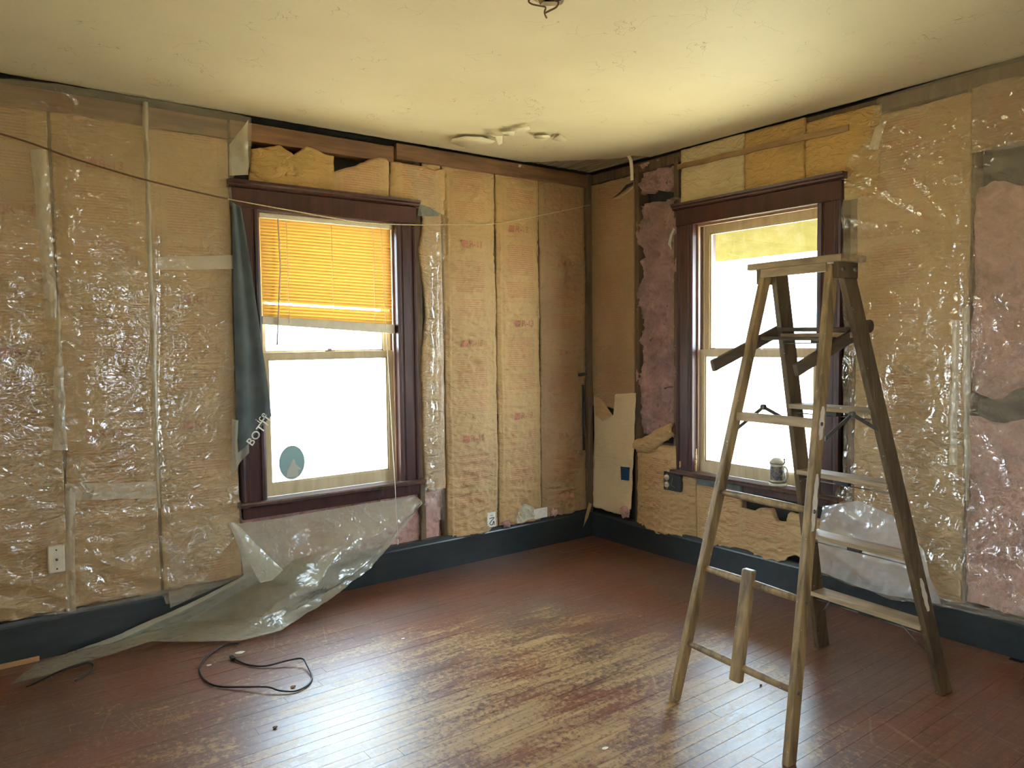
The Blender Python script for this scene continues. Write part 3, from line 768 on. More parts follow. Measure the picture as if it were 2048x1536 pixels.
batt('printed kraft batt with a dark square hole seen through the ladder', WB, T, B, mat_kraft_pale, None, None, bulge=0.012, wr=0.009, seed=37, nu=60, nv=50, prints=[], group='kraft under the stein window', wool=False)
props(wbox('loose_plaster', WB, 0.93, 1.33, 0.50, 0.575, -0.06, -0.005, mat_greyfelt, None, 0.008), 'strip of crumbly grey plaster and sheathing under the stein window sill', 'plaster')

def panel(label, s0, s1, z0, z1, mm, seed):
    T, B, L, R = col(s0, s1, z0, z1, 0.004, seed, 0.008)
    t = thing('wall_paper_sheet', WB(((s0+s1)/2, z0, 0)), label, 'paper', 'building paper over the stein window')
    sheet('paper_sheet', WB, T, B, mm, t, L, R, 30, 26, lambda u, z, s, q: 0.004+0.005*nz(u, z, 5, 5, seed)+0.003*ridge(u*0.7+z, z, 7, 3, seed), 0.02)
panel('cream building paper panel over the left end of the stein window', 0.862, 1.342, 2.335, 2.690, mat_kraft_cream, 41.0)
panel('golden building paper panel over the middle of the stein window', 1.350, 1.738, 2.335, 2.688, mat_kraft_gold, 42.0)
panel('orange building paper panel over the right end of the stein window', 1.746, 2.16, 2.20, 2.655, mat_kraft_gold, 43.0)
ls = thing('lath_stick', WB((1.42, 2.57, 0.01)), 'long thin wooden lath nailed across the paper above the stein window', 'lath')
v = []
sp = [(0.846+0.0577*i, 2.583-0.0007*i*i*0.05+0.002*math.sin(i*1.3)) for i in range(21)]
v = [WB((s, z+dz, d)) for s, z in sp for dz, d in ((-0.016, 0.012), (0.016, 0.012), (0.016, 0.024), (-0.016, 0.024))]
f = [[i*4+k, i*4+(k+1) % 4, i*4+4+(k+1) % 4, i*4+4+k] for i in range(20) for k in range(4)] + [[0, 1, 2, 3], [80, 81, 82, 83]]
mk('stick', v, f, mat_lath, ls, recalc=True)

# right of the stein window, behind the plastic
bcol('narrow kraft strip low beside the right casing of the stein window', WB, 1.90, 2.035, 0.165, 0.60, mat_kraft_pale, [], 50.0, wr=0.003, bulge=0.003, nv=40, nu=16)
bcol('tan kraft batt behind the plastic right of the stein window', WB, 2.045, 2.588, 0.16, 2.60, mat_kraft_pale, [], 45.0, wr=0.003, bulge=0.004)
T = rag([(2.603, 2.152, 0), (2.68, 2.176, 0), (2.806, 2.145, 0), (3.0, 2.25, 0)], 0.02, 0.02, 2); B = rag([(2.601, 1.21, 0), (2.702, 1.173, 0), (2.828, 1.229, 0), (3.0, 1.2, 0)], 0.02, 0.02, 3)
wool_patch('upper pink fibreglass batt behind plastic at the right edge', WB, T, B, None, None, mat_wool_clean, 0.03, 46.0, 60, 110, -0.02, 'pink batts at the right edge')
T = rag([(2.595, 1.091, 0), (2.704, 1.057, 0), (2.831, 1.094, 0), (3.0, 1.0, 0)], 0.02, 0.02, 4); B = rag([(2.605, 0.193, 0), (2.852, 0.184, 0), (3.0, 0.17, 0)], 0.01, 0.02, 5)
wool_patch('lower pink fibreglass batt behind plastic at the right edge', WB, T, B, None, None, mat_wool_clean, 0.03, 47.0, 60, 110, -0.02, 'pink batts at the right edge')
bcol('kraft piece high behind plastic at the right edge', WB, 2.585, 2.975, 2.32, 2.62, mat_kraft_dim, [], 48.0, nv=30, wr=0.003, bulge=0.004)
bcol('kraft batt past the pink fibreglass on the wall with the stein', WB, 3.02, 3.40, 0.17, 2.62, mat_kraft_pale, [(3.2, 1.4)], 49.0, wr=0.003, bulge=0.004)

# ------------------------------------------------------------------ plastic film
def g(x, c, w): return math.exp(-((x-c)/w)**2)
def film_left(u, z, s, t):
    uc = -3.385 + 0.03*math.sin(z*3.0)
    cr = g(u, uc, 0.075)*(0.35+0.65*g(z, 1.35, 0.55))
    d = 0.024 + 0.010*nz(u, z, 2.2, 1.1, 51) + 0.004*ridge(u+0.2*z, z, 3.5, 2.0, 58)
    d += cr*(0.070*ridge(u, z, 13, 5, 52)+0.040*ridge(u+0.5*z, z, 24, 17, 53)-0.03)
    u1 = -3.012 + 0.012*math.sin(z*4.0)
    d += 0.022*g(u, u1, 0.016)*(0.75+0.5*nz(u, z, 2, 3, 54)) - 0.008*g(u, u1+0.05, 0.03)
    d += 0.016*g(z, 0.62, 0.03)*(0.5+nz(u, z, 3, 6, 55)) + 0.02*g(u, -3.66, 0.03)*g(z, 2.0, 0.5)
    d += g(z, 0.36, 0.20)*(0.035*ridge(u+0.8*z, z, 7, 6, 56)-0.012)
    d += 0.007*ridge(u*0.6-z, z, 3.0, 4.0, 57)*g(u, -2.85, 0.16)*g(z, 1.75, 0.3)*2
    d -= 0.03*g(u, -3.477, 0.07)*g(z, 0.47, 0.10)
    return smax(d, 0.016)
pl = thing('plastic_sheet', WA((-3.2, 0.22, 0.02)), 'large clear plastic sheet stapled over the wall left of the blind window', 'plastic sheet')
sheet('film', WA, rag([(-4.3, 2.665, 0), (-3.7, 2.668, 0), (-2.985, 2.703, 0), (-2.491, 2.683, 0)], 0.012, 0.03, 1), rag([(-4.3, 0.21, 0.014), (-3.709, 0.227, 0.014), (-3.452, 0.205, 0.014), (-3.019, 0.195, 0.014), (-3.009, 0.145, 0.014), (-2.897, 0.147, 0.014), (-2.618, 0.501, 0.014)], 0.006, 0.02, 2),
      mat_plastic, pl, [(-4.3, 0.21, 0.014), (-4.3, 2.665, 0)], rag([(-2.618, 0.501, 0.014), (-2.622, 0.736, 0), (-2.621, 1.441, 0), (-2.607, 2.187, 0), (-2.601, 2.366, 0), (-2.51, 2.409, 0), (-2.491, 2.683, 0)], 0.006, 0.03, 3), 230, 300, film_left)
# doubled folds of film
def fold(parent, W, pts_t, pts_b, seed, d=0.006, mat=mat_plastic_fold, base=0.03, nu=8, nv=60):
    sheet('fold', W, rag(pts_t, 0.004, 0.02, seed), rag(pts_b, 0.004, 0.02, seed+1), mat, parent, rag([pts_b[0], pts_t[0]], 0.008, 0.04, seed+2), rag([pts_b[-1], pts_t[-1]], 0.008, 0.04, seed+3), nu, nv,
          lambda u, z, s, q: d*ridge(u, z, 12, 6, seed)+0.012*math.sin(math.pi*s), 0)
fold(pl, WA, [(-3.029, 2.666, 0.03), (-3.002, 2.671, 0.03)], [(-3.037, 0.649, 0.03), (-3.014, 0.646, 0.03)], 61, nu=8, nv=130)
fold(pl, WA, [(-2.998, 1.909, 0.035), (-2.591, 1.946, 0.035)], [(-2.996, 1.847, 0.035), (-2.594, 1.872, 0.035)], 63, 0.003, nu=40, nv=8)
fold(pl, WA, [(-3.43, 0.82, 0.035), (-3.019, 0.784, 0.035)], [(-3.429, 0.743, 0.035), (-3.022, 0.697, 0.035)], 64, 0.004, nu=40, nv=8)
fold(pl, WA, [(-3.431, 0.803, 0.035), (-3.39, 0.798, 0.035)], [(-3.449, 0.208, 0.025), (-3.407, 0.203, 0.025)], 65, nu=8, nv=40)
fold(pl, WA, [(-3.432, 1.71, 0.045), (-3.42, 1.71, 0.045)], [(-3.475, 0.987, 0.04), (-3.414, 0.981, 0.04)], 66, 0.01, nv=50)
fold(pl, WA, [(-3.507, 2.368, 0.03), (-3.444, 2.377, 0.03)], [(-3.475, 1.594, 0.03), (-3.423, 1.595, 0.03)], 67, 0.006, nv=50)
fold(pl, WA, [(-2.613, 2.523, 0.02), (-2.509, 2.67, 0.02)], [(-2.618, 2.361, 0.02), (-2.518, 2.378, 0.02)], 68, 0.012, nu=16, nv=20)

# film swagging down from under the blind window onto the floor
sw = thing('plastic_swag', (-2.6, -0.3, 0.0), 'milky plastic sheet torn loose under the blind window and trailing onto the floor', 'plastic sheet')
def film_swag(u, z, s, t):
    d = 0.0
    d += 0.05*g(t-(1-1.15*s), 0.0, 0.10)*math.sin(math.pi*t)*(1 if s < 0.8 else 0.4)
    d += 0.030*math.sin(math.pi*t)*ridge(u*1.2-z*1.5, z, 2.6, 3.0, 71)
    d += 0.012*(1-t)*ridge(u+z, z, 8, 10, 72) + 0.006*(1-t)*ridge(u, z, 24, 26, 73)
    d += 0.05*math.sin(math.pi*t)*math.sin(math.pi*s)
    return d*(min(1.0, (1-t)*6))
def WSWAG(p):                    # keeps the film in front of the baseboard and above the floor
    z = p[1] if p[1] > 0.05 else 0.004+0.046*math.exp((p[1]-0.05)/0.046)
    return WA((p[0], z, smax(p[2], 0.045, 0.01)))
def P(px): return px
def fw_(p): return (p[0], p[2], -p[1])          # floor point -> (u, z, d) on the blind wall
topL = [(-2.686, 0.508, 0.05), (-2.41, 0.504, 0.05), (-1.99, 0.511, 0.05), (-1.552, 0.512, 0.05)]
botL = [fw_((-3.691, -0.289, 0.004)), fw_((-3.528, -0.283, 0.004)), fw_((-3.34, -0.218, 0.004)), fw_((-3.115, -0.166, 0.006)), fw_((-2.921, -0.322, 0.006)), fw_((-2.758, -0.436, 0.006)), fw_((-2.565, -0.441, 0.02)), (-2.26, 0.018, 0.22), (-1.894, 0.136, 0.1), (-1.668, 0.305, 0.06), (-1.501, 0.458, 0.035)]
lefL = [botL[0], fw_((-3.643, -0.197, 0.006)), fw_((-3.586, -0.115, 0.012)), (-3.423, 0.013, 0.055), (-3.205, 0.069, 0.055), (-3.007, 0.115, 0.055), (-2.798, 0.175, 0.06), (-2.623, 0.225, 0.055), (-2.638, 0.364, 0.05), topL[0]]
rigL = [botL[-1], topL[-1]]
sheet('film', WSWAG, topL, botL, mat_plastic_heavy, sw, lefL, rigL, 150, 110, film_swag)
# the part of it still pinned to the wall at the left
sheet('pinned_film', WSWAG, [(-2.983, 0.577, 0.03), (-2.828, 0.532, 0.03), (-2.681, 0.509, 0.03)], [(-2.993, 0.127, 0.045), (-2.795, 0.178, 0.05), (-2.618, 0.224, 0.056)], mat_plastic, sw, rag([(-2.993, 0.127, 0.045), (-2.983, 0.577, 0.03)], 0.03, 0.03, 5), [(-2.618, 0.224, 0.056), (-2.638, 0.364, 0.05), (-2.681, 0.509, 0.03)], 40, 50,
      lambda u, z, s, t: 0.004+0.02*ridge(u*1.0+z*1.1, z, 5, 4, 75)*math.sin(math.pi*t))
fold(sw, WA, [(-2.694, 0.525, 0.05), (-2.655, 0.519, 0.05)], [(-2.557, 0.189, 0.13), (-2.406, 0.2, 0.13)], 76, 0.006, mat_plastic_heavy, nv=40)
# film right of the window
pr = thing('plastic_strip', WA((-1.38, 0.5, 0.02)), 'shiny narrow plastic strip between the blind window and the printed batts', 'plastic sheet')
sheet('film', WA, rag([(-1.574, 2.554, 0.02), (-1.347, 2.537, 0.02)], 0.02, 0.02, 5), rag([(-1.484, 0.442, 0.03), (-1.338, 0.323, 0.03)], 0.02, 0.02, 6), mat_plastic_thin, pr,
      rag([(-1.484, 0.442, 0.03), (-1.464, 0.79, 0.02), (-1.437, 1.736, 0.02), (-1.454, 2.263, 0.02), (-1.574, 2.554, 0.02)], 0.01, 0.03, 7), rag([(-1.338, 0.323, 0.03), (-1.31, 1.42, 0.02), (-1.287, 2.215, 0.02), (-1.347, 2.537, 0.02)], 0.006, 0.03, 8), 20, 120,
      lambda u, z, s, t: 0.010+0.016*math.sin(2*math.pi*s)*(0.6+nz(u, z, 2, 1.5, 81))+0.006*ridge(u, z, 20, 9, 82)+0.02*max(0, 0.75-z)*ridge(u, z, 14, 12, 83))
fold(pr, WA, [(-1.338, 1.864, 0.03), (-1.315, 1.865, 0.03)], [(-1.357, 0.505, 0.03), (-1.327, 0.501, 0.03)], 84, 0.004, mat_plastic_thin, nu=6)

# film over the right part of the stein wall
def film_right(u, z, s, t):
    d = 0.024 + 0.012*nz(u, z, 1.6, 1.2, 91)
    d += 0.018*g(u, 2.53, 0.03)*(0.6+nz(u, z, 2, 2, 92)) - 0.008*g(u, 2.60, 0.03)
    a = (u-2.55); b = (z-1.95)                         # wrinkles fanning out from a staple
    ang = math.atan2(-b, -a); rad = math.hypot(a, b)
    d += 0.012*math.sin(ang*16)*g(rad, 0.55, 0.4)*(1 if a < 0.02 else 0)
    a2 = (u-2.60); b2 = (z-1.15); an2 = math.atan2(b2, a2); r2_ = math.hypot(a2, b2)
    d += 0.011*math.sin(an2*15)*g(r2_, 0.35, 0.3)*(1 if a2 > 0 else 0)
    d += g(u, 2.36, 0.09)*g(z, 1.2, 0.42)*(0.060*ridge(u, z, 13, 6, 93)+0.034*ridge(u, z, 26, 20, 94)-0.03)
    d += g(z, 0.45, 0.3)*(0.040*ridge(u+0.6*z, z, 6, 4, 95)+0.02*ridge(u-0.3*z, z, 14, 10, 89)-0.02)
    d += g(z, 2.38, 0.17)*(0.036*ridge(u+0.8*z, z, 5, 8, 96)+0.016*ridge(u, z, 16, 20, 97)-0.015)
    return smax(d, 0.018)
pb = thing('plastic_sheet', WB((2.6, 0.17, 0.02)), 'large clear plastic sheet over the wall right of the stein window behind the ladder', 'plastic sheet')
sheet('film', WB, rag([(2.159, 2.679, 0), (2.793, 2.695, 0), (3.5, 2.675, 0)], 0.01, 0.03, 1), rag([(1.853, 0.173, 0.014), (2.039, 0.147, 0.014), (2.28, 0.13, 0.014), (2.498, 0.159, 0.014), (2.857, 0.175, 0.014), (3.5, 0.175, 0.014)], 0.012, 0.03, 2),
      mat_plastic, pb, rag([(1.853, 0.173, 0.014), (1.853, 0.44, 0), (1.935, 0.558, 0), (2.001, 0.7, 0), (1.991, 1.402, 0), (1.977, 2.068, 0), (1.989, 2.381, 0), (2.093, 2.475, 0), (2.125, 2.557, 0), (2.159, 2.679, 0)], 0.008, 0.03, 3), [(3.5, 0.175, 0.014), (3.5, 2.675, 0)], 220, 280, film_right)
fold(pb, WB, [(2.536, 1.546, 0.035), (2.569, 1.545, 0.035)], [(2.535, 0.853, 0.035), (2.572, 0.858, 0.035)], 98, 0.004, nv=40)
fold(pb, WB, [(2.141, 2.528, 0.03), (2.209, 2.557, 0.03)], [(2.117, 2.428, 0.03), (2.169, 2.417, 0.03)], 99, 0.01, nu=14, nv=16)
fold(pb, WB, [(2.579, 1.592, 0.035), (2.611, 1.614, 0.035)], [(2.607, 0.694, 0.03), (2.628, 0.698, 0.03)], 100, 0.006, nv=50)

sheet('doubled_film', WB, [(1.905, 0.549, 0.05), (2.107, 0.615, 0.05), (2.29, 0.568, 0.05), (2.437, 0.42, 0.045)], rag([(1.874, 0.178, 0.04), (2.215, 0.147, 0.04), (2.521, 0.171, 0.04)], 0.01, 0.03, 4), mat_plastic_white, pb, None, None, 60, 50,
      lambda u, z, s, t: 0.012+0.03*ridge(u+0.7*z, z, 5, 4, 101)*math.sin(math.pi*t)+0.012*ridge(u-0.4*z, z, 13, 9, 102)*math.sin(math.pi*s))

# ------------------------------------------------------------------ step ladder
LO = Vector((-1.080, -2.4515, 0)); LA = Vector((0.99614, -0.08779, 0)); LB = Vector((0.08779, 0.99614, 0)); UP = Vector((0, 0, 1))
def LL(a, b, z): return LO + LA*a + LB*b + UP*z
ladder = thing('step_ladder', LL(0, 0, 0), 'tall weathered wooden step ladder standing open before the stein window', 'ladder')
def bar(name, p0, p1, wa, wb, mat, parent, A=LA, Bv=LB, bevel=0.004, w1=None):
    bm = bmesh.new()
    wa1, wb1 = w1 or (wa, wb)
    vs = []
    for p, x, y in ((p0, wa, wb), (p1, wa1, wb1)):
        for sx, sy in ((-1, -1), (1, -1), (1, 1), (-1, 1)):
            vs.append(bm.verts.new(p + A*(sx*x/2) + Bv*(sy*y/2)))
    for q in ((0,1,2,3),(7,6,5,4),(0,4,5,1),(1,5,6,2),(2,6,7,3),(3,7,4,0)): bm.faces.new([vs[i] for i in q])
    return mkbm(name, bm, mat, parent, bevel=bevel, seg=2)
RR0, RR1 = (-0.486, 0.278), (-0.10, 0.150)
FR0, FR1 = (0.484, 0.287), (-0.02, 0.150)
ZT = 1.735
def rear(z, sb): t = z/ZT; return (RR0[0]+(RR1[0]-RR0[0])*t, sb*(RR0[1]+(RR1[1]-RR0[1])*t), z)
def front(z, sb): t = z/ZT; return (FR0[0]+(FR1[0]-FR0[0])*t, sb*(FR0[1]+(FR1[1]-FR0[1])*t), z)
for sb in (1, -1):
    rr = bar('rear_rail', LL(*rear(0.0, sb)), LL(*rear(ZT+0.01, sb)), 0.046, 0.027, mat_ladder, ladder)
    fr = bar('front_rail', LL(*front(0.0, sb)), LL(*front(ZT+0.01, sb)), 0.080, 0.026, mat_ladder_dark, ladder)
for z in (0.29, 0.585, 0.88, 1.178, 1.478):
    a, b, _ = front(z, 1)
    tr = bar('tread', LL(a-0.002, b-0.008, z), LL(a-0.002, -b+0.008, z), 0.095, 0.021, mat_tread, ladder, LA, UP, 0.003)
    # steel rod and its fixing under the tread
    tube('tie_rod', [LL(a-0.02, b-0.01, z-0.030), LL(a-0.02, -b+0.01, z-0.030)], 0.0028, mat_metal, tr, 6)
    bar('rod_block', LL(a-0.02, -0.03, z-0.021), LL(a-0.02, 0.03, z-0.021), 0.02, 0.018, mat_blackmetal, tr, LA, UP, 0.002)
for z in (0.235, 0.54, 0.848):
    a, b, _ = rear(z, 1)
    n = 14
    pts = [LL(a, b-0.005-(2*b-0.01)*i/n, z) for i in range(n+1)]
    tube('rung', pts, [0.0105+0.0045*math.sin(math.pi*min(1, max(0, i/n)))**0.5 for i in range(n+1)], mat_ladder, ladder, 12)
a, b, _ = rear(1.156, 1)
bar('cross_bar', LL(a, b-0.004, 1.156), LL(a, -b+0.004, 1.156), 0.018, 0.036, mat_tread, ladder, LA, UP)
a, b, _ = rear(0.386, 1)
bar('rung_stay', LL(-0.452, -0.013, 0.183), LL(-0.368, 0.0, 0.592), 0.028, 0.050, mat_ladder, ladder, LA, LB, 0.006)
bar('top_cap', LL(-0.062, 0.215, 1.762), LL(-0.062, -0.215, 1.762), 0.155, 0.026, mat_tread, ladder, LA, UP, 0.003)
for sb in (1, -1):
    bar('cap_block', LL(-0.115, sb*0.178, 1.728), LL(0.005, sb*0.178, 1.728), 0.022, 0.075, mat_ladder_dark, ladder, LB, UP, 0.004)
    for aa in (-0.095, -0.02):
        tube('bolt', [LL(aa, sb*0.186, 1.722), LL(aa, sb*0.196, 1.722)], 0.009, mat_metal, ladder, 10)
bar('cap_rail', LL(-0.13, 0.15, 1.732), LL(-0.13, -0.15, 1.732), 0.014, 0.034, mat_tread, ladder, LA, UP)
# folding pail shelf: two arms and two slats
for sb, p0, p1 in ((1, (0.085, 0.190, 1.520), (-0.365, 0.190, 1.362)), (-1, (0.135, -0.145, 1.512), (-0.310, -0.155, 1.352))):
    p0 = LL(*p0); p1 = LL(*p1); dr = (p1-p0).normalized(); nr = dr.cross(LB).normalized()
    ar = bar('shelf_arm', p0, p1, 0.046, 0.020, mat_shelf, ladder, nr, LB, 0.005)
    tube('arm_knuckle', [p0-LB*0.012, p0+LB*0.012], 0.026, mat_shelf, ar, 18)
    for k in (0.30, 0.62):
        c = p0.lerp(p1, k)
        tube('nail', [c-nr*0.026, c+nr*0.030], 0.0022, mat_metal, ar, 6)
bar('shelf_slat', LL(0.028, 0.178, 1.506), LL(0.028, -0.14, 1.500), 0.050, 0.018, mat_shelf, ladder, LA, UP)
bar('shelf_slat', LL(-0.075, 0.178, 1.470), LL(-0.075, -0.14, 1.464), 0.050, 0.014, mat_shelf, ladder, LA, UP)
# folding spreaders
for sb in (1, -1):
    bo = sb*0.205
    k0, k1, k2 = LL(-0.205, bo, 1.100), LL(-0.045, bo, 1.180), LL(0.155, bo, 1.095)
    s0 = bar('spreader', k0, k1, 0.016, 0.005, mat_metal, ladder, UP, LB, 0.001)
    bar('spreader_arm', k1, k2, 0.016, 0.005, mat_metal, s0, UP, LB, 0.001)
    tube('spreader_pivot', [k1-LB*0.008, k1+LB*0.008], 0.012, mat_metal, s0, 12)
# rung bolts and worn bare patches on the near rear rail
for z in (0.235, 0.54, 0.848, 1.156):
    for sb in (1, -1):
        a, b, _ = rear(z, sb)
        tube('rung_bolt', [LL(a, b+sb*0.012, z), LL(a, b+sb*0.0165, z)], 0.0075, mat_metal, ladder, 10)
def patch_on(rail, z0, z1, sb, w, mat, name):
    pts = []
    n = 10
    vv = []
    for i in range(n+1):
        z = z0+(z1-z0)*i/n
        a, b, _ = rail(z, sb)
        ww = w*(0.35+0.65*math.sin(math.pi*min(0.95, max(0.05, i/n)))**0.6)
        hb = 0.0142 if rail is rear else 0.0140
        o = sb*hb if sb < 0 else sb*hb
        vv += [LL(a-ww/2+0.002*math.sin(i*2.1), b+o, z), LL(a+ww/2+0.003*math.sin(i*1.7), b+o, z)]
    mk(name, vv, [[2*i, 2*i+1, 2*i+3, 2*i+2] for i in range(n)], mat, ladder)
mat_bare = m_plain('bare scraped wood', (0.60, 0.52, 0.40), 0.7, 0.1, 30)
patch_on(rear, 0.78, 0.98, -1, 0.026, mat_bare, 'scraped_patch')
patch_on(rear, 1.10, 1.22, -1, 0.028, mat_bare, 'scraped_patch')
patch_on(front, 0.36, 0.50, -1, 0.030, mat_bare, 'scraped_patch')
for sb in (1, -1):
    a, b, _ = front(0.29, sb)
    tube('tread_brace', [LL(a-0.03, b-sb*0.10, 0.278), LL(front(0.16, sb)[0]-0.02, front(0.16, sb)[1]-sb*0.014, 0.16)], 0.0035, mat_metal, ladder, 6)

# ------------------------------------------------------------------ mini blind
BL = thing('window_blind', WA((-2.05, 1.53, -0.006)), 'yellowed mini blind half lowered over the upper sash of the left window', 'blind')
bu0, bu1 = -2.458, -1.652
wbox('headrail', WA, bu0, bu1, 2.160, 2.187, -0.022, 0.006, mat_ivory, BL, 0.002)
NS = 31
zt, zl, zr = 2.148, 1.628, 1.592
me = None
hw = 0.0125; an = math.radians(66)
for i in range(NS):
    k = i/(NS-1)
    if i in (26,): continue
    zL = zt + (zl-zt)*k; zR = zt + (zr-zt)*k
    if me is None:
        vv = []
        for x in (-0.398, 0.398):
            for q in range(5):
                s = (q/4-0.5)*2
                cx = 0.0022*(1-s*s)
                vv.append((x, -(s*hw*math.cos(an)) - cx*math.sin(an), s*hw*math.sin(an) - cx*math.cos(an)))
        ff = [[q, q+1, 6+q, 5+q] for q in range(4)]
        me = bpy.data.meshes.new('slat'); me.from_pydata(vv, [], ff)
        me.polygons.foreach_set('use_smooth', [True]*4); me.materials.append(mat_blind)
    o = bpy.data.objects.new('slat', me); COL.objects.link(o); o.parent = BL
    o.location = WA(((bu0+bu1)/2, (zL+zR)/2, -0.008)) - ORG[BL.name]
    o.rotation_euler = (random.uniform(-0.05, 0.05), -math.atan2(zR-zL, bu1-bu0), 0)
bm = bmesh.new()
for z, d in ((zl-0.048, -0.020), (zl-0.004, -0.020), (zl-0.004, 0.004), (zl-0.048, 0.004)): bm.verts.new(WA((bu0, z, d)))
for z, d in ((zr-0.066, -0.020), (zr-0.010, -0.020), (zr-0.010, 0.004), (zr-0.066, 0.004)): bm.verts.new(WA((bu1+0.006, z, d)))
bm.verts.ensure_lookup_table(); q = bm.verts
for f in ((0,1,2,3),(7,6,5,4),(0,4,5,1),(1,5,6,2),(2,6,7,3),(3,7,4,0)): bm.faces.new([q[i] for i in f])
mkbm('bottom_rail', bm, mat_ivory, BL, bevel=0.003, seg=2)
wand = (-2.384, 1.465, 0.012)
tube('wand', [WA((-2.358, 2.16, 0.010)), WA((-2.352, 1.9, 0.012)), WA((wand[0], wand[1], 0.012))], 0.0045, mat_ivory, BL, 8)
for u in (-2.31, -1.78):
    tube('ladder_string', [WA((u, 2.155, 0.006)), WA((u+0.003, 1.585, 0.006))], 0.0016, mat_white, BL, 5)
    tube('ladder_string', [WA((u+0.008, 2.155, -0.021)), WA((u+0.010, 1.585, -0.021))], 0.0016, mat_white, BL, 5)
tube('lift_cord', [WA((-2.045, 2.155, 0.007)), WA((-2.043, 1.65, 0.007))], 0.0014, mat_ivory, BL, 5)
pc = [WA((-1.728, 2.165, 0.010)), WA((-1.718, 1.7, 0.02)), WA((-1.71, 1.366, 0.03)), WA((-1.72, 0.822, 0.09)), WA((-1.727, 0.62, 0.12)), WA((-1.723, 0.285, 0.13))]
tube('pull_cord', smooth_path(pc, 6), 0.0018, mat_ivory, BL, 6)
e = pc[-1]
lathe('tassel', [(0.002, 0), (0.006, -0.004), (0.0075, -0.03), (0.005, -0.034)], (e.x, e.y, e.z), mat_ivory, BL, 12)

# ------------------------------------------------------------------ dark cloth with lettering
cl = thing('hanging_cloth', WA((-2.55, 0.85, 0.05)), 'dark grey cloth with pale lettering hung from the left casing of the blind window', 'cloth')
cT = [(-2.616, 2.22, 0.05), (-2.57, 2.199, 0.05)]
cB = [(-2.628, 0.893, 0.055), (-2.564, 0.944, 0.058), (-2.475, 1.051, 0.06), (-2.444, 1.077, 0.06)]
cL = [cB[0], (-2.63, 1.067, 0.045), (-2.624, 1.441, 0.045), (-2.619, 1.917, 0.045), cT[0]]
cR = [cB[-1], (-2.461, 1.248, 0.06), (-2.489, 1.493, 0.06), (-2.524, 1.815, 0.058), (-2.554, 2.078, 0.055), cT[1]]
def cloth_d(u, z, s, t):
    return 0.010*math.sin(s*9.0+0.8*math.sin(z*3))*(0.4+0.6*(1-t)) + 0.005*nz(u, z, 8, 3, 5)
clf = sheet('fabric', WA, cT, cB, mat_cloth, cl, cL, cR, 40, 90, cloth_d, 0.0)
sm = clf.modifiers.new('thickness', 'SOLIDIFY'); sm.thickness = 0.0016
def on_cloth(u, z): return 0.078
c1 = (-2.523, 1.0, 0.06); c2 = (-2.518, 1.065, 0.06)
wall_text('letters', WA, 'BOTTI', 0.062, c1[0]+0.004, c1[1], on_cloth, mat_white, cl, math.radians(50), 0.0006)
wall_text('script_letters', WA, 'ice', 0.055, c2[0]+0.012, c2[1]+0.008, on_cloth, mat_white, cl, math.radians(50))
ps = thing('torn_film_edge', WA((-2.62, 0.8, 0.03)), 'pale torn plastic edge hanging beside the dark cloth', 'plastic sheet')
sheet('film', WA, [(-2.648, 1.073, 0.035), (-2.611, 1.061, 0.05), (-2.566, 1.035, 0.04)], [(-2.66, 0.772, 0.035), (-2.635, 0.812, 0.05), (-2.568, 0.885, 0.04)], mat_plastic_heavy, ps, nu=16, nv=24, disp=lambda u, z, s, t: 0.01*math.sin(s*8))

# ------------------------------------------------------------------ oval decal on the lower pane of the blind window
oc_ = (-2.297, 0.791, -0.045); dk = thing('window_decal', WA((oc_[0], oc_[1]-0.1, -0.045)), 'oval teal sticker with a pale figure on the lower pane of the blind window', 'sticker')
k = M('grey teal sticker'); 
mat_decal = k.done(k.n('MixShader', {0: 0.12, 1: k.pbr((0.24, 0.33, 0.32), 0.6), 2: k.n('BsdfTranslucent', {'Color': (0.28, 0.42, 0.40)}).outputs[0]}).outputs[0])
k = M('pale figure print')
mat_fig = k.done(k.n('MixShader', {0: 0.16, 1: k.pbr((0.50, 0.46, 0.38), 0.6), 2: k.n('BsdfTranslucent', {'Color': (0.45, 0.42, 0.35)}).outputs[0]}).outputs[0])
def disc(name, poly, d0, d1, mat, parent):
    n = len(poly)
    v = [WA((u, z, d0)) for u, z in poly] + [WA((u, z, d1)) for u, z in poly]
    f = [list(range(n)), list(range(n, 2*n))] + [[i, (i+1) % n, n+(i+1) % n, n+i] for i in range(n)]
    return mk(name, v, f, mat, parent, recalc=True)
disc('oval', [(oc_[0]+0.076*math.cos(t), oc_[1]+0.098*math.sin(t)) for t in [2*math.pi*i/40 for i in range(40)]], -0.0465, -0.0445, mat_decal, dk)
fig = [(-0.035, -0.082), (-0.028, -0.045), (-0.012, -0.020), (0.002, 0.012), (0.010, 0.022), (0.018, 0.010), (0.020, -0.010), (0.040, -0.030), (0.055, -0.040), (0.050, -0.046), (0.034, -0.044), (0.036, -0.084)]
disc('figure', [(oc_[0]+a, oc_[1]+b) for a, b in fig], -0.0443, -0.0438, mat_fig, dk)

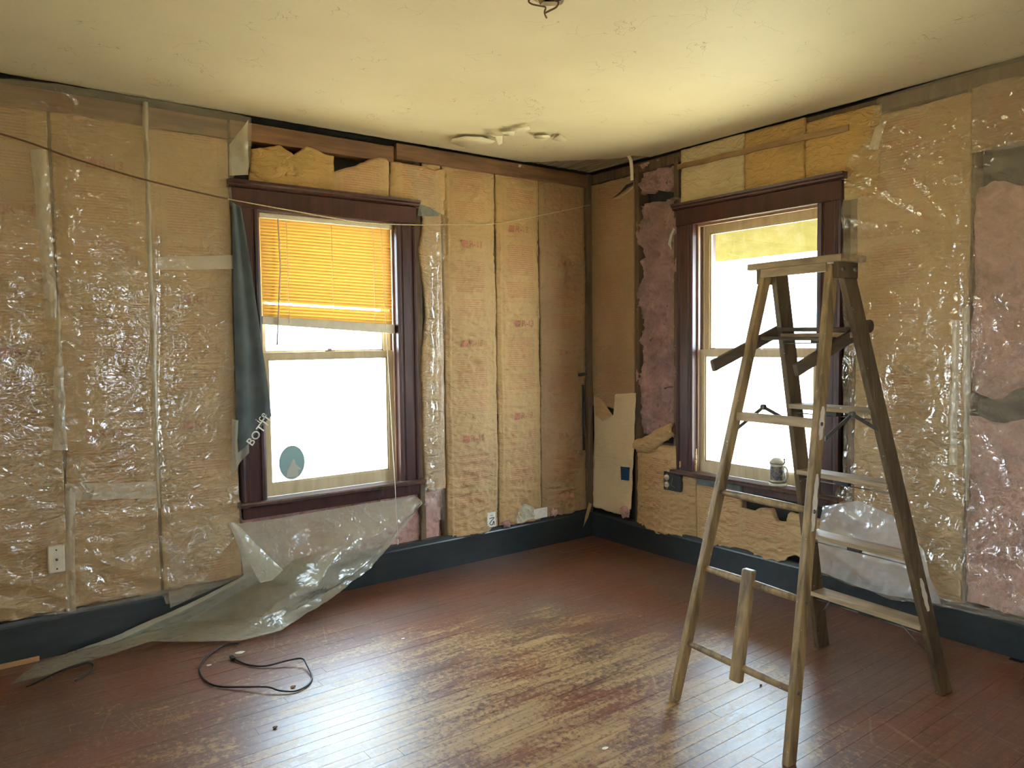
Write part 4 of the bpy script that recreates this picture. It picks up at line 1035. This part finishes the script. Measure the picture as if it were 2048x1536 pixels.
# ------------------------------------------------------------------ string across the walls
tw = thing('wall_string', WA((-2.5, 1.9, 0.06)), 'thin string strung across the wall from the left edge past the blind to the corner', 'string')
p1 = [WA(p) for p in ((-4.3, 2.86-0.35, 0.05), (-3.619, 2.417, 0.055), (-3.332, 2.346, 0.055), (-3.013, 2.281, 0.06), (-2.644, 2.23, 0.07))]
tube('dark_length', smooth_path(p1, 6), 0.0042, mat_twine_b, tw, 6)
p2 = [WA(p) for p in ((-2.644, 2.23, 0.07), (-2.256, 2.198, 0.075), (-1.893, 2.175, 0.07), (-1.514, 2.191, 0.06), (-1.258, 2.217, 0.045), (-0.925, 2.248, 0.045), (-0.607, 2.319, 0.045), (-0.022, 2.466, 0.02))]
tube('pale_length', smooth_path(p2, 8), 0.0030, mat_twine, tw, 6)

# ------------------------------------------------------------------ stein on the sill
sp_ = WB((1.592, SILL+0.0005, 0.012)); st = thing('beer_stein', sp_, 'lidded ceramic beer stein with dark picture band on the right window sill', 'stein')
k = M('stein glaze'); mat_stein = k.done(k.pbr(k.ramp(k.noise(k.co(), 30, 4), [(0.3, (0.40, 0.36, 0.26)), (0.7, (0.56, 0.52, 0.40))]), 0.25))
k = M('stein relief picture'); v_ = k.noise(k.co(), 55, 5, 0.7, 1.0)
mat_relief = k.done(k.pbr(k.ramp(v_, [(0.35, (0.025, 0.028, 0.03)), (0.5, (0.10, 0.10, 0.095)), (0.62, (0.22, 0.15, 0.07)), (0.72, (0.36, 0.32, 0.24))]), 0.35, k.bump(v_, 0.6, 0.004)))
lathe('body', [(0.043, 0.018), (0.046, 0.024), (0.044, 0.034), (0.0435, 0.12), (0.046, 0.126), (0.044, 0.131)], sp_, mat_stein, st)
lathe('foot_ring', [(0.050, 0.0), (0.054, 0.003), (0.053, 0.010), (0.047, 0.018)], sp_, mat_stein, st)
lathe('dark_band', [(0.0468, 0.020), (0.0480, 0.022), (0.0468, 0.025)], sp_, mat_blackmetal, st)
lathe('lid', [(0.047, 0.132), (0.049, 0.137), (0.046, 0.145), (0.036, 0.155), (0.030, 0.158), (0.026, 0.163), (0.004, 0.166)], sp_, mat_stein, st)
lathe('lid_rim', [(0.0475, 0.128), (0.0495, 0.130), (0.0475, 0.133)], sp_, mat_metal, st)
vv = []; ff = []; n = 20
for i in range(n+1):
    an_ = math.radians(150 + 130*i/n)
    for z in (0.036, 0.060, 0.09, 0.115): vv.append((sp_.x+0.0455*math.cos(an_), sp_.y+0.0455*math.sin(an_), sp_.z+z))
for i in range(n):
    for j in range(3): ff.append([i*4+j, i*4+4+j, i*4+5+j, i*4+1+j])
mk('picture_band', vv, ff, mat_relief, st, smooth=True)
hd = Vector((-0.25, -0.97, 0)).normalized()
hp = [sp_+hd*0.043+UP*0.115, sp_+hd*0.062+UP*0.117, sp_+hd*0.078+UP*0.098, sp_+hd*0.079+UP*0.070, sp_+hd*0.066+UP*0.045, sp_+hd*0.045+UP*0.032]
tube('handle', smooth_path(hp, 5), 0.0058, mat_stein, st, 10)
tube('thumb_lever', [sp_+hd*0.046+UP*0.134, sp_+hd*0.056+UP*0.142, sp_+hd*0.054+UP*0.158], 0.0035, mat_metal, st, 8)
lathe('lever_knob', [(0.001, -0.006), (0.006, -0.002), (0.006, 0.003), (0.001, 0.006)], sp_+hd*0.054+UP*0.160, mat_metal, st, 12)

# ------------------------------------------------------------------ electrical bits and scraps on the walls
o0, o1 = (-3.514, 0.535, 0.03), (-3.446, 0.407, 0.03)
ob = thing('cable_plate', WA((o0[0], o1[1], 0.02)), 'ivory cable wall plate with center jack at the far left of the wall', 'wall plate')
wbox('plate', WA, o0[0], o1[0], o1[1], o0[1], 0.018, 0.058, mat_ivory, ob, 0.004)
cu_, cz_ = (o0[0]+o1[0])/2, (o0[1]+o1[1])/2
tube('jack', [WA((cu_, cz_, 0.058)), WA((cu_, cz_, 0.068))], 0.0055, mat_metal, ob, 8)
for dz in (0.045, -0.045): tube('screw', [WA((cu_, cz_+dz, 0.0575)), WA((cu_, cz_+dz, 0.0595))], 0.0038, mat_blackmetal, ob, 8)

r0, r1 = (0.753, 0.591, 0.055), (0.866, 0.467, 0.055)
ob = thing('outlet_box', WB((r0[0], r1[1], 0.0)), 'bare duplex electrical outlet in a dark box beside the stein window sill', 'outlet')
wbox('box', WB, r0[0], r1[0]+0.03, r1[1], r0[1]-0.002, -0.05, 0.050, mat_blackmetal, ob, 0.003)
uc = r0[0]+0.032
zm = (r0[1]+r1[1])/2
for zc in (zm+0.024, zm-0.024):
    tube('receptacle', [WB((uc, zc, 0.048)), WB((uc, zc, 0.060))], 0.0185, mat_ivory, ob, 16)
    for du in (-0.006, 0.006): wbox('slot', WB, uc+du-0.0012, uc+du+0.0012, zc-0.006, zc+0.004, 0.0595, 0.0607, mat_ink, ob, 0)
wbox('mounting_strap', WB, uc-0.007, uc+0.007, r1[1]+0.008, r0[1]-0.01, 0.046, 0.053, mat_metal, ob, 0.001)
tube('wire', smooth_path([WB((uc+0.045, 0.56, 0.045)), WB((uc+0.06, 0.54, 0.068)), WB((uc+0.05, 0.51, 0.064)), WB((uc+0.07, 0.49, 0.045))], 5), 0.0035, mat_metal, ob, 6)

c0, c1 = (-0.991, 0.317, 0.03), (-0.922, 0.218, 0.03)
cdp = thing('small_card', WA((c0[0], c1[1], 0.03)), 'small white card with a black squiggle above the left baseboard', 'card')
wbox('card', WA, c0[0], c1[0], c1[1], c0[1], 0.026, 0.034, mat_white, cdp, 0.001)
cu_, cz_ = (c0[0]+c1[0])/2, (c0[1]+c1[1])/2
tube('squiggle', smooth_path([WA((cu_-0.018, cz_+0.01, 0.0345)), WA((cu_+0.02, cz_+0.012, 0.0345)), WA((cu_-0.002, cz_-0.008, 0.0345)), WA((cu_-0.016, cz_-0.026, 0.0345)), WA((cu_+0.004, cz_-0.036, 0.0345)), WA((cu_+0.018, cz_-0.012, 0.0345)), WA((cu_+0.02, cz_-0.04, 0.0345))], 5), 0.0028, mat_ink, cdp, 5)
tube('fine_line', [WA((cu_-0.01, cz_+0.028, 0.0345)), WA((cu_+0.012, cz_+0.030, 0.0345))], 0.0016, mat_ink, cdp, 5)

cp = thing('crumpled_paper', WA((-0.7, 0.2, 0.03)), 'crumpled grey paper wad resting on the left baseboard', 'paper')
sheet('paper', WA, rag([(-0.728, 0.307, 0.03), (-0.675, 0.341, 0.03), (-0.604, 0.303, 0.03)], 0.005, 0.01), rag([(-0.76, 0.213, 0.03), (-0.685, 0.216, 0.03), (-0.6, 0.231, 0.03)], 0.006, 0.01), mat_paper, cp, nu=14, nv=14,
      disp=lambda u, z, s, t: 0.012+0.018*ridge(u, z, 18, 18, 3), skirt=0.02, smooth=False)
w0, w1 = (-0.591, 0.283, 0.03), (-0.463, 0.214, 0.03)
bm = bmesh.new(); bbox(bm, WA, w0[0], w1[0], w1[1]-0.003, w0[1], 0.026, 0.030)
props(mkbm('paper_tag', bm, mat_white, bevel=0.001), 'blank cream paper tag beside the crumpled paper on the baseboard', 'tag')
def tuft(label, W, c, r, seed):
    t = thing('wool_tuft', W((c[0], c[1]-r, c[2])), label, 'insulation', 'pink wool tufts over the baseboard')
    bm = bmesh.new(); bmesh.ops.create_icosphere(bm, subdivisions=3, radius=1)
    v = []
    for x in bm.verts:
        p = x.co
        k = r*(0.75+0.55*noise.turbulence(p*2.2+Vector((seed, 0, 0)), 4, False))
        v.append(W((c[0]+p.x*k, c[1]+p.z*k*0.9, c[2]+p.y*k*0.5)))
    bm.verts.index_update(); f = [[x.index for x in q.verts] for q in bm.faces]; bm.free()
    mk('fluff', v, f, mat_wool_clean, t, smooth=True)
tuft('pink wool tuft hanging over the baseboard right of the small card', WA, (-0.825, 0.216, 0.03), 0.042, 1)
tuft('pink wool tuft below the shadowed batt near the corner', WA, (-0.402, 0.237, 0.03), 0.040, 2)
tuft('reddish wool tuft at the foot of the beige paper by the corner', WB, (0.375, 0.243, 0.03), 0.055, 3)
# hanging strips: paint curl from the ceiling, paper slivers at the corner foot
pk = thing('paint_strip', WB((0.529, 2.539, 0.12)), 'curled white paint strip hanging from the ceiling near the corner', 'paint strip')
cs = [(1253, 312, 0.16), (1258, 322, 0.15), (1261, 338, 0.14), (1262, 360, 0.135)]
e0 = [WB((0.527, 2.703, 0.16)), WB((0.541, 2.672, 0.15)), WB((0.54, 2.614, 0.14)), WB((0.539, 2.539, 0.135))]
e1 = [WB((0.554, 2.699, 0.15)), WB((0.563, 2.669, 0.14)), WB((0.562, 2.612, 0.13)), WB((0.557, 2.54, 0.125))]
o = mk('curl', e0+e1, [[i, i+1, 5+i, 4+i] for i in range(3)], mat_flake, pk, smooth=True)
mm_ = o.modifiers.new('thickness', 'SOLIDIFY'); mm_.thickness = 0.002
sv = thing('paper_sliver', WA((-0.13, 0.082, 0.04)), 'thin torn kraft sliver dangling over the baseboard at the corner', 'paper')
mk('sliver', [WA(p) for p in ((-0.059, 0.259, 0.03), (-0.033, 0.244, 0.035), (-0.079, 0.15, 0.04), (-0.104, 0.172, 0.04), (-0.13, 0.079, 0.04))], [[0, 1, 2, 3], [3, 2, 4]], mat_kraft, sv)
wh = thing('paper_peel', WB((0.818, 2.059, 0.05)), 'curled pale paper peel on the pink fibreglass by the right window', 'paper')
mk('peel', [WB(p) for p in ((0.83, 2.197, 0.04), (0.827, 2.147, 0.07), (0.801, 2.093, 0.06), (0.822, 2.052, 0.05), (0.809, 2.1, 0.04), (0.822, 2.15, 0.04), (0.834, 2.188, 0.03))], [[0, 1, 5, 6], [1, 2, 4, 5], [2, 3, 4]], mat_white, wh, smooth=True)
pp = thing('corner_pipe', WA((-0.1, 0.9, 0.03)), 'short dark pipe clamp on the corner post at mid height', 'pipe')
tube('pipe', [WA((-0.139, 1.145, 0.06)), WA((-0.133, 0.665, 0.06))], 0.010, mat_blackmetal, pp, 10)
tube('clamp', [WA((-0.182, 1.22, 0.065)), WA((-0.113, 1.225, 0.065))], 0.012, mat_blackmetal, pp, 8)
fb = thing('plaster_flap', WA((-1.4, 2.15, 0.03)), 'small torn grey flap beside the right end of the blind window crown', 'paper')
mk('flap', [WA(p) for p in ((-1.476, 2.326, 0.035), (-1.401, 2.316, 0.03), (-1.316, 2.285, 0.02), (-1.316, 2.266, 0.02), (-1.482, 2.253, 0.03))], [[0, 1, 4], [1, 2, 3, 4]], mat_greyfelt, fb)

# ------------------------------------------------------------------ ceiling: peeling paint and wires
def flake(label, pts, drop):
    t = thing('paint_flake', Vector(pts[0])-Vector((0, 0, drop)), label, 'paint flake', 'peeling paint flakes on the ceiling')
    n = len(pts)
    c = sum((Vector(p) for p in pts), Vector())/n
    vv = [Vector((p[0], p[1], H-0.004-drop*(0.25+0.75*(noise.noise(Vector((p[0]*9, p[1]*9, 2)))+0.5)))) for p in pts] + [Vector((c.x, c.y, H-0.006-drop*0.35))]
    o = mk('flake', vv, [[i, (i+1) % n, n] for i in range(n)], mat_flake, t, smooth=True)
    s = o.modifiers.new('thickness', 'SOLIDIFY'); s.thickness = 0.0022
flake('largest oval flake of peeling ceiling paint near the corner', [(-1.357, -0.216, 2.7), (-1.392, -0.299, 2.7), (-1.348, -0.368, 2.7), (-1.251, -0.409, 2.7), (-1.158, -0.407, 2.7), (-1.127, -0.333, 2.7), (-1.15, -0.247, 2.7), (-1.238, -0.173, 2.7)], 0.022)
flake('drooping forked flake of ceiling paint beside the oval flake', [(-1.335, -0.565, 2.7), (-1.274, -0.558, 2.7), (-1.197, -0.536, 2.7), (-1.11, -0.413, 2.7), (-1.169, -0.453, 2.7), (-1.233, -0.511, 2.7)], 0.05)
flake('narrow curled flake in the middle of the peeling ceiling paint', [(-1.238, -0.583, 2.7), (-1.186, -0.643, 2.7), (-1.135, -0.566, 2.7), (-1.177, -0.525, 2.7)], 0.026)
flake('thin curled flake highest among the peeling ceiling paint', [(-1.217, -0.646, 2.7), (-1.175, -0.759, 2.7), (-1.146, -0.731, 2.7), (-1.137, -0.665, 2.7), (-1.189, -0.629, 2.7)], 0.028)
flake('flat flake right of the middle of the peeling paint', [(-1.03, -0.613, 2.7), (-0.963, -0.672, 2.7), (-0.907, -0.632, 2.7), (-0.921, -0.583, 2.7), (-0.984, -0.566, 2.7)], 0.022)
flake('rightmost split flake of the peeling ceiling paint', [(-0.881, -0.611, 2.7), (-0.905, -0.712, 2.7), (-0.828, -0.687, 2.7), (-0.799, -0.627, 2.7)], 0.026)
cw = thing('ceiling_wires', (HC.x, HC.y, H-0.08), 'twisted dark wires dangling from a hole in the ceiling', 'wires')
def cz(p, z): return Vector((p[0], p[1], z))
tube('wire', smooth_path([(HC.x-0.02, HC.y+0.03, H+0.02), (-2.136, -1.976, 2.685), (-2.131, -1.983, 2.67), (-2.111, -2.006, 2.66), (-2.102, -2.026, 2.65), (-2.094, -2.01, 2.64), (-2.074, -1.998, 2.63)], 5), 0.0032, mat_twine_b, cw, 6)
tube('wire', smooth_path([(HC.x+0.02, HC.y+0.02, H+0.02), (-2.056, -2.019, 2.69), (-2.048, -2.033, 2.68), (-2.058, -2.034, 2.66), (-2.081, -2.025, 2.645), (-2.09, -2.008, 2.64)], 5), 0.0036, mat_twine_b, cw, 6)
mk('paper_scrap', [Vector((-2.135, -2.019, 2.68)), Vector((-2.103, -2.042, 2.68)), Vector((-2.108, -2.003, 2.665))], [[0, 1, 2]], mat_lath, cw)

# ------------------------------------------------------------------ cords and crumbs on the floor
pth = [(-2.768, -0.436, 0.006), (-2.841, -0.417, 0.006), (-2.943, -0.512, 0.006), (-3.002, -0.629, 0.006), (-3.01, -0.763, 0.006), (-2.977, -0.856, 0.006), (-2.897, -0.941, 0.012), (-2.827, -1.019, 0.02), (-2.791, -1.067, 0.012), (-2.738, -1.098, 0.006), (-2.675, -1.078, 0.006), (-2.63, -1.016, 0.006), (-2.612, -0.914, 0.02), (-2.612, -0.855, 0.03), (-2.665, -0.816, 0.022), (-2.756, -0.778, 0.008), (-2.813, -0.707, 0.006), (-2.844, -0.611, 0.008)]
cdo = thing('power_cord', pth[0], 'black power cord looped on the floor below the blind window', 'cord')
tube('cable', smooth_path(pth, 8), 0.0042, mat_cord, cdo, 8)
q0 = Vector((-2.846, -0.616, 0.01)); q1 = Vector((-2.848, -0.586, 0.01))
bar('plug', q0, q0+(q1-q0).normalized()*0.035, 0.018, 0.014, mat_cord, cdo, (q1-q0).normalized().cross(UP), UP, 0.003)
for s in (-0.005, 0.005):
    sd = (q1-q0).normalized(); sdv = sd.cross(UP)
    tube('prong', [q0+sd*0.034+sdv*s, q0+sd*0.05+sdv*s], 0.0015, mat_metal, cdo, 5)
p3 = [(-3.64, -0.333, 0.005), (-3.587, -0.321, 0.012), (-3.521, -0.325, 0.035), (-3.455, -0.336, 0.05), (-3.402, -0.308, 0.04), (-3.378, -0.287, 0.012), (-3.398, -0.338, 0.005), (-3.464, -0.397, 0.004)]
cd2 = thing('short_cord', p3[0], 'thin dark cord arching over the tail of the plastic at the left', 'cord')
tube('cable', smooth_path(p3, 8), 0.0035, mat_cord, cd2, 7)
def crumb(label, p, r, mat, cat, name, flat=0.4, seed=0, group=None):
    bm = bmesh.new(); bmesh.ops.create_icosphere(bm, subdivisions=2, radius=1)
    v = [Vector((p[0]+x.co.x*r*(1+0.5*noise.noise(x.co*2+Vector((seed, 0, 0)))), p[1]+x.co.y*r*0.7*(1+0.5*noise.noise(x.co*2+Vector((0, seed, 0)))), 0.0003+r*flat*(1+x.co.z*0.98))) for x in bm.verts]
    bm.verts.index_update(); f = [[x.index for x in q.verts] for q in bm.faces]; bm.free()
    props(mk(name, v, f, mat), label, cat, group)
crumb('larger white plaster chip lying by the cord plug', (-2.795, -0.54, 0), 0.022, mat_white, 'plaster chip', 'plaster_chip', 0.12, 1)
crumb('tiny white plaster chip inside the cord loop', (-2.951, -0.592, 0), 0.012, mat_white, 'plaster chip', 'plaster_chip', 0.15, 2)
crumb('small white chip on the worn floor right of the cord', (-2.103, -0.878, 0), 0.010, mat_white, 'plaster chip', 'plaster_chip', 0.15, 3)
crumb('brown crumb touching the front of the cord loop', (-2.728, -1.049, 0), 0.011, mat_lath, 'crumb', 'dirt_crumb', 0.4, 4)
crumb('dark crumb on the pale floor below the cord loop', (-2.909, -1.34, 0), 0.009, mat_stud, 'crumb', 'dirt_crumb', 0.5, 5)
crumb('dark crumb between the ladder feet', (-1.159, -2.277, 0), 0.007, mat_stud, 'crumb', 'dirt_crumb', 0.5, 6)
crumb('pale chip on the floor near the bottom right', (-2.018, -2.222, 0), 0.012, mat_white, 'plaster chip', 'plaster_chip', 0.12, 7)
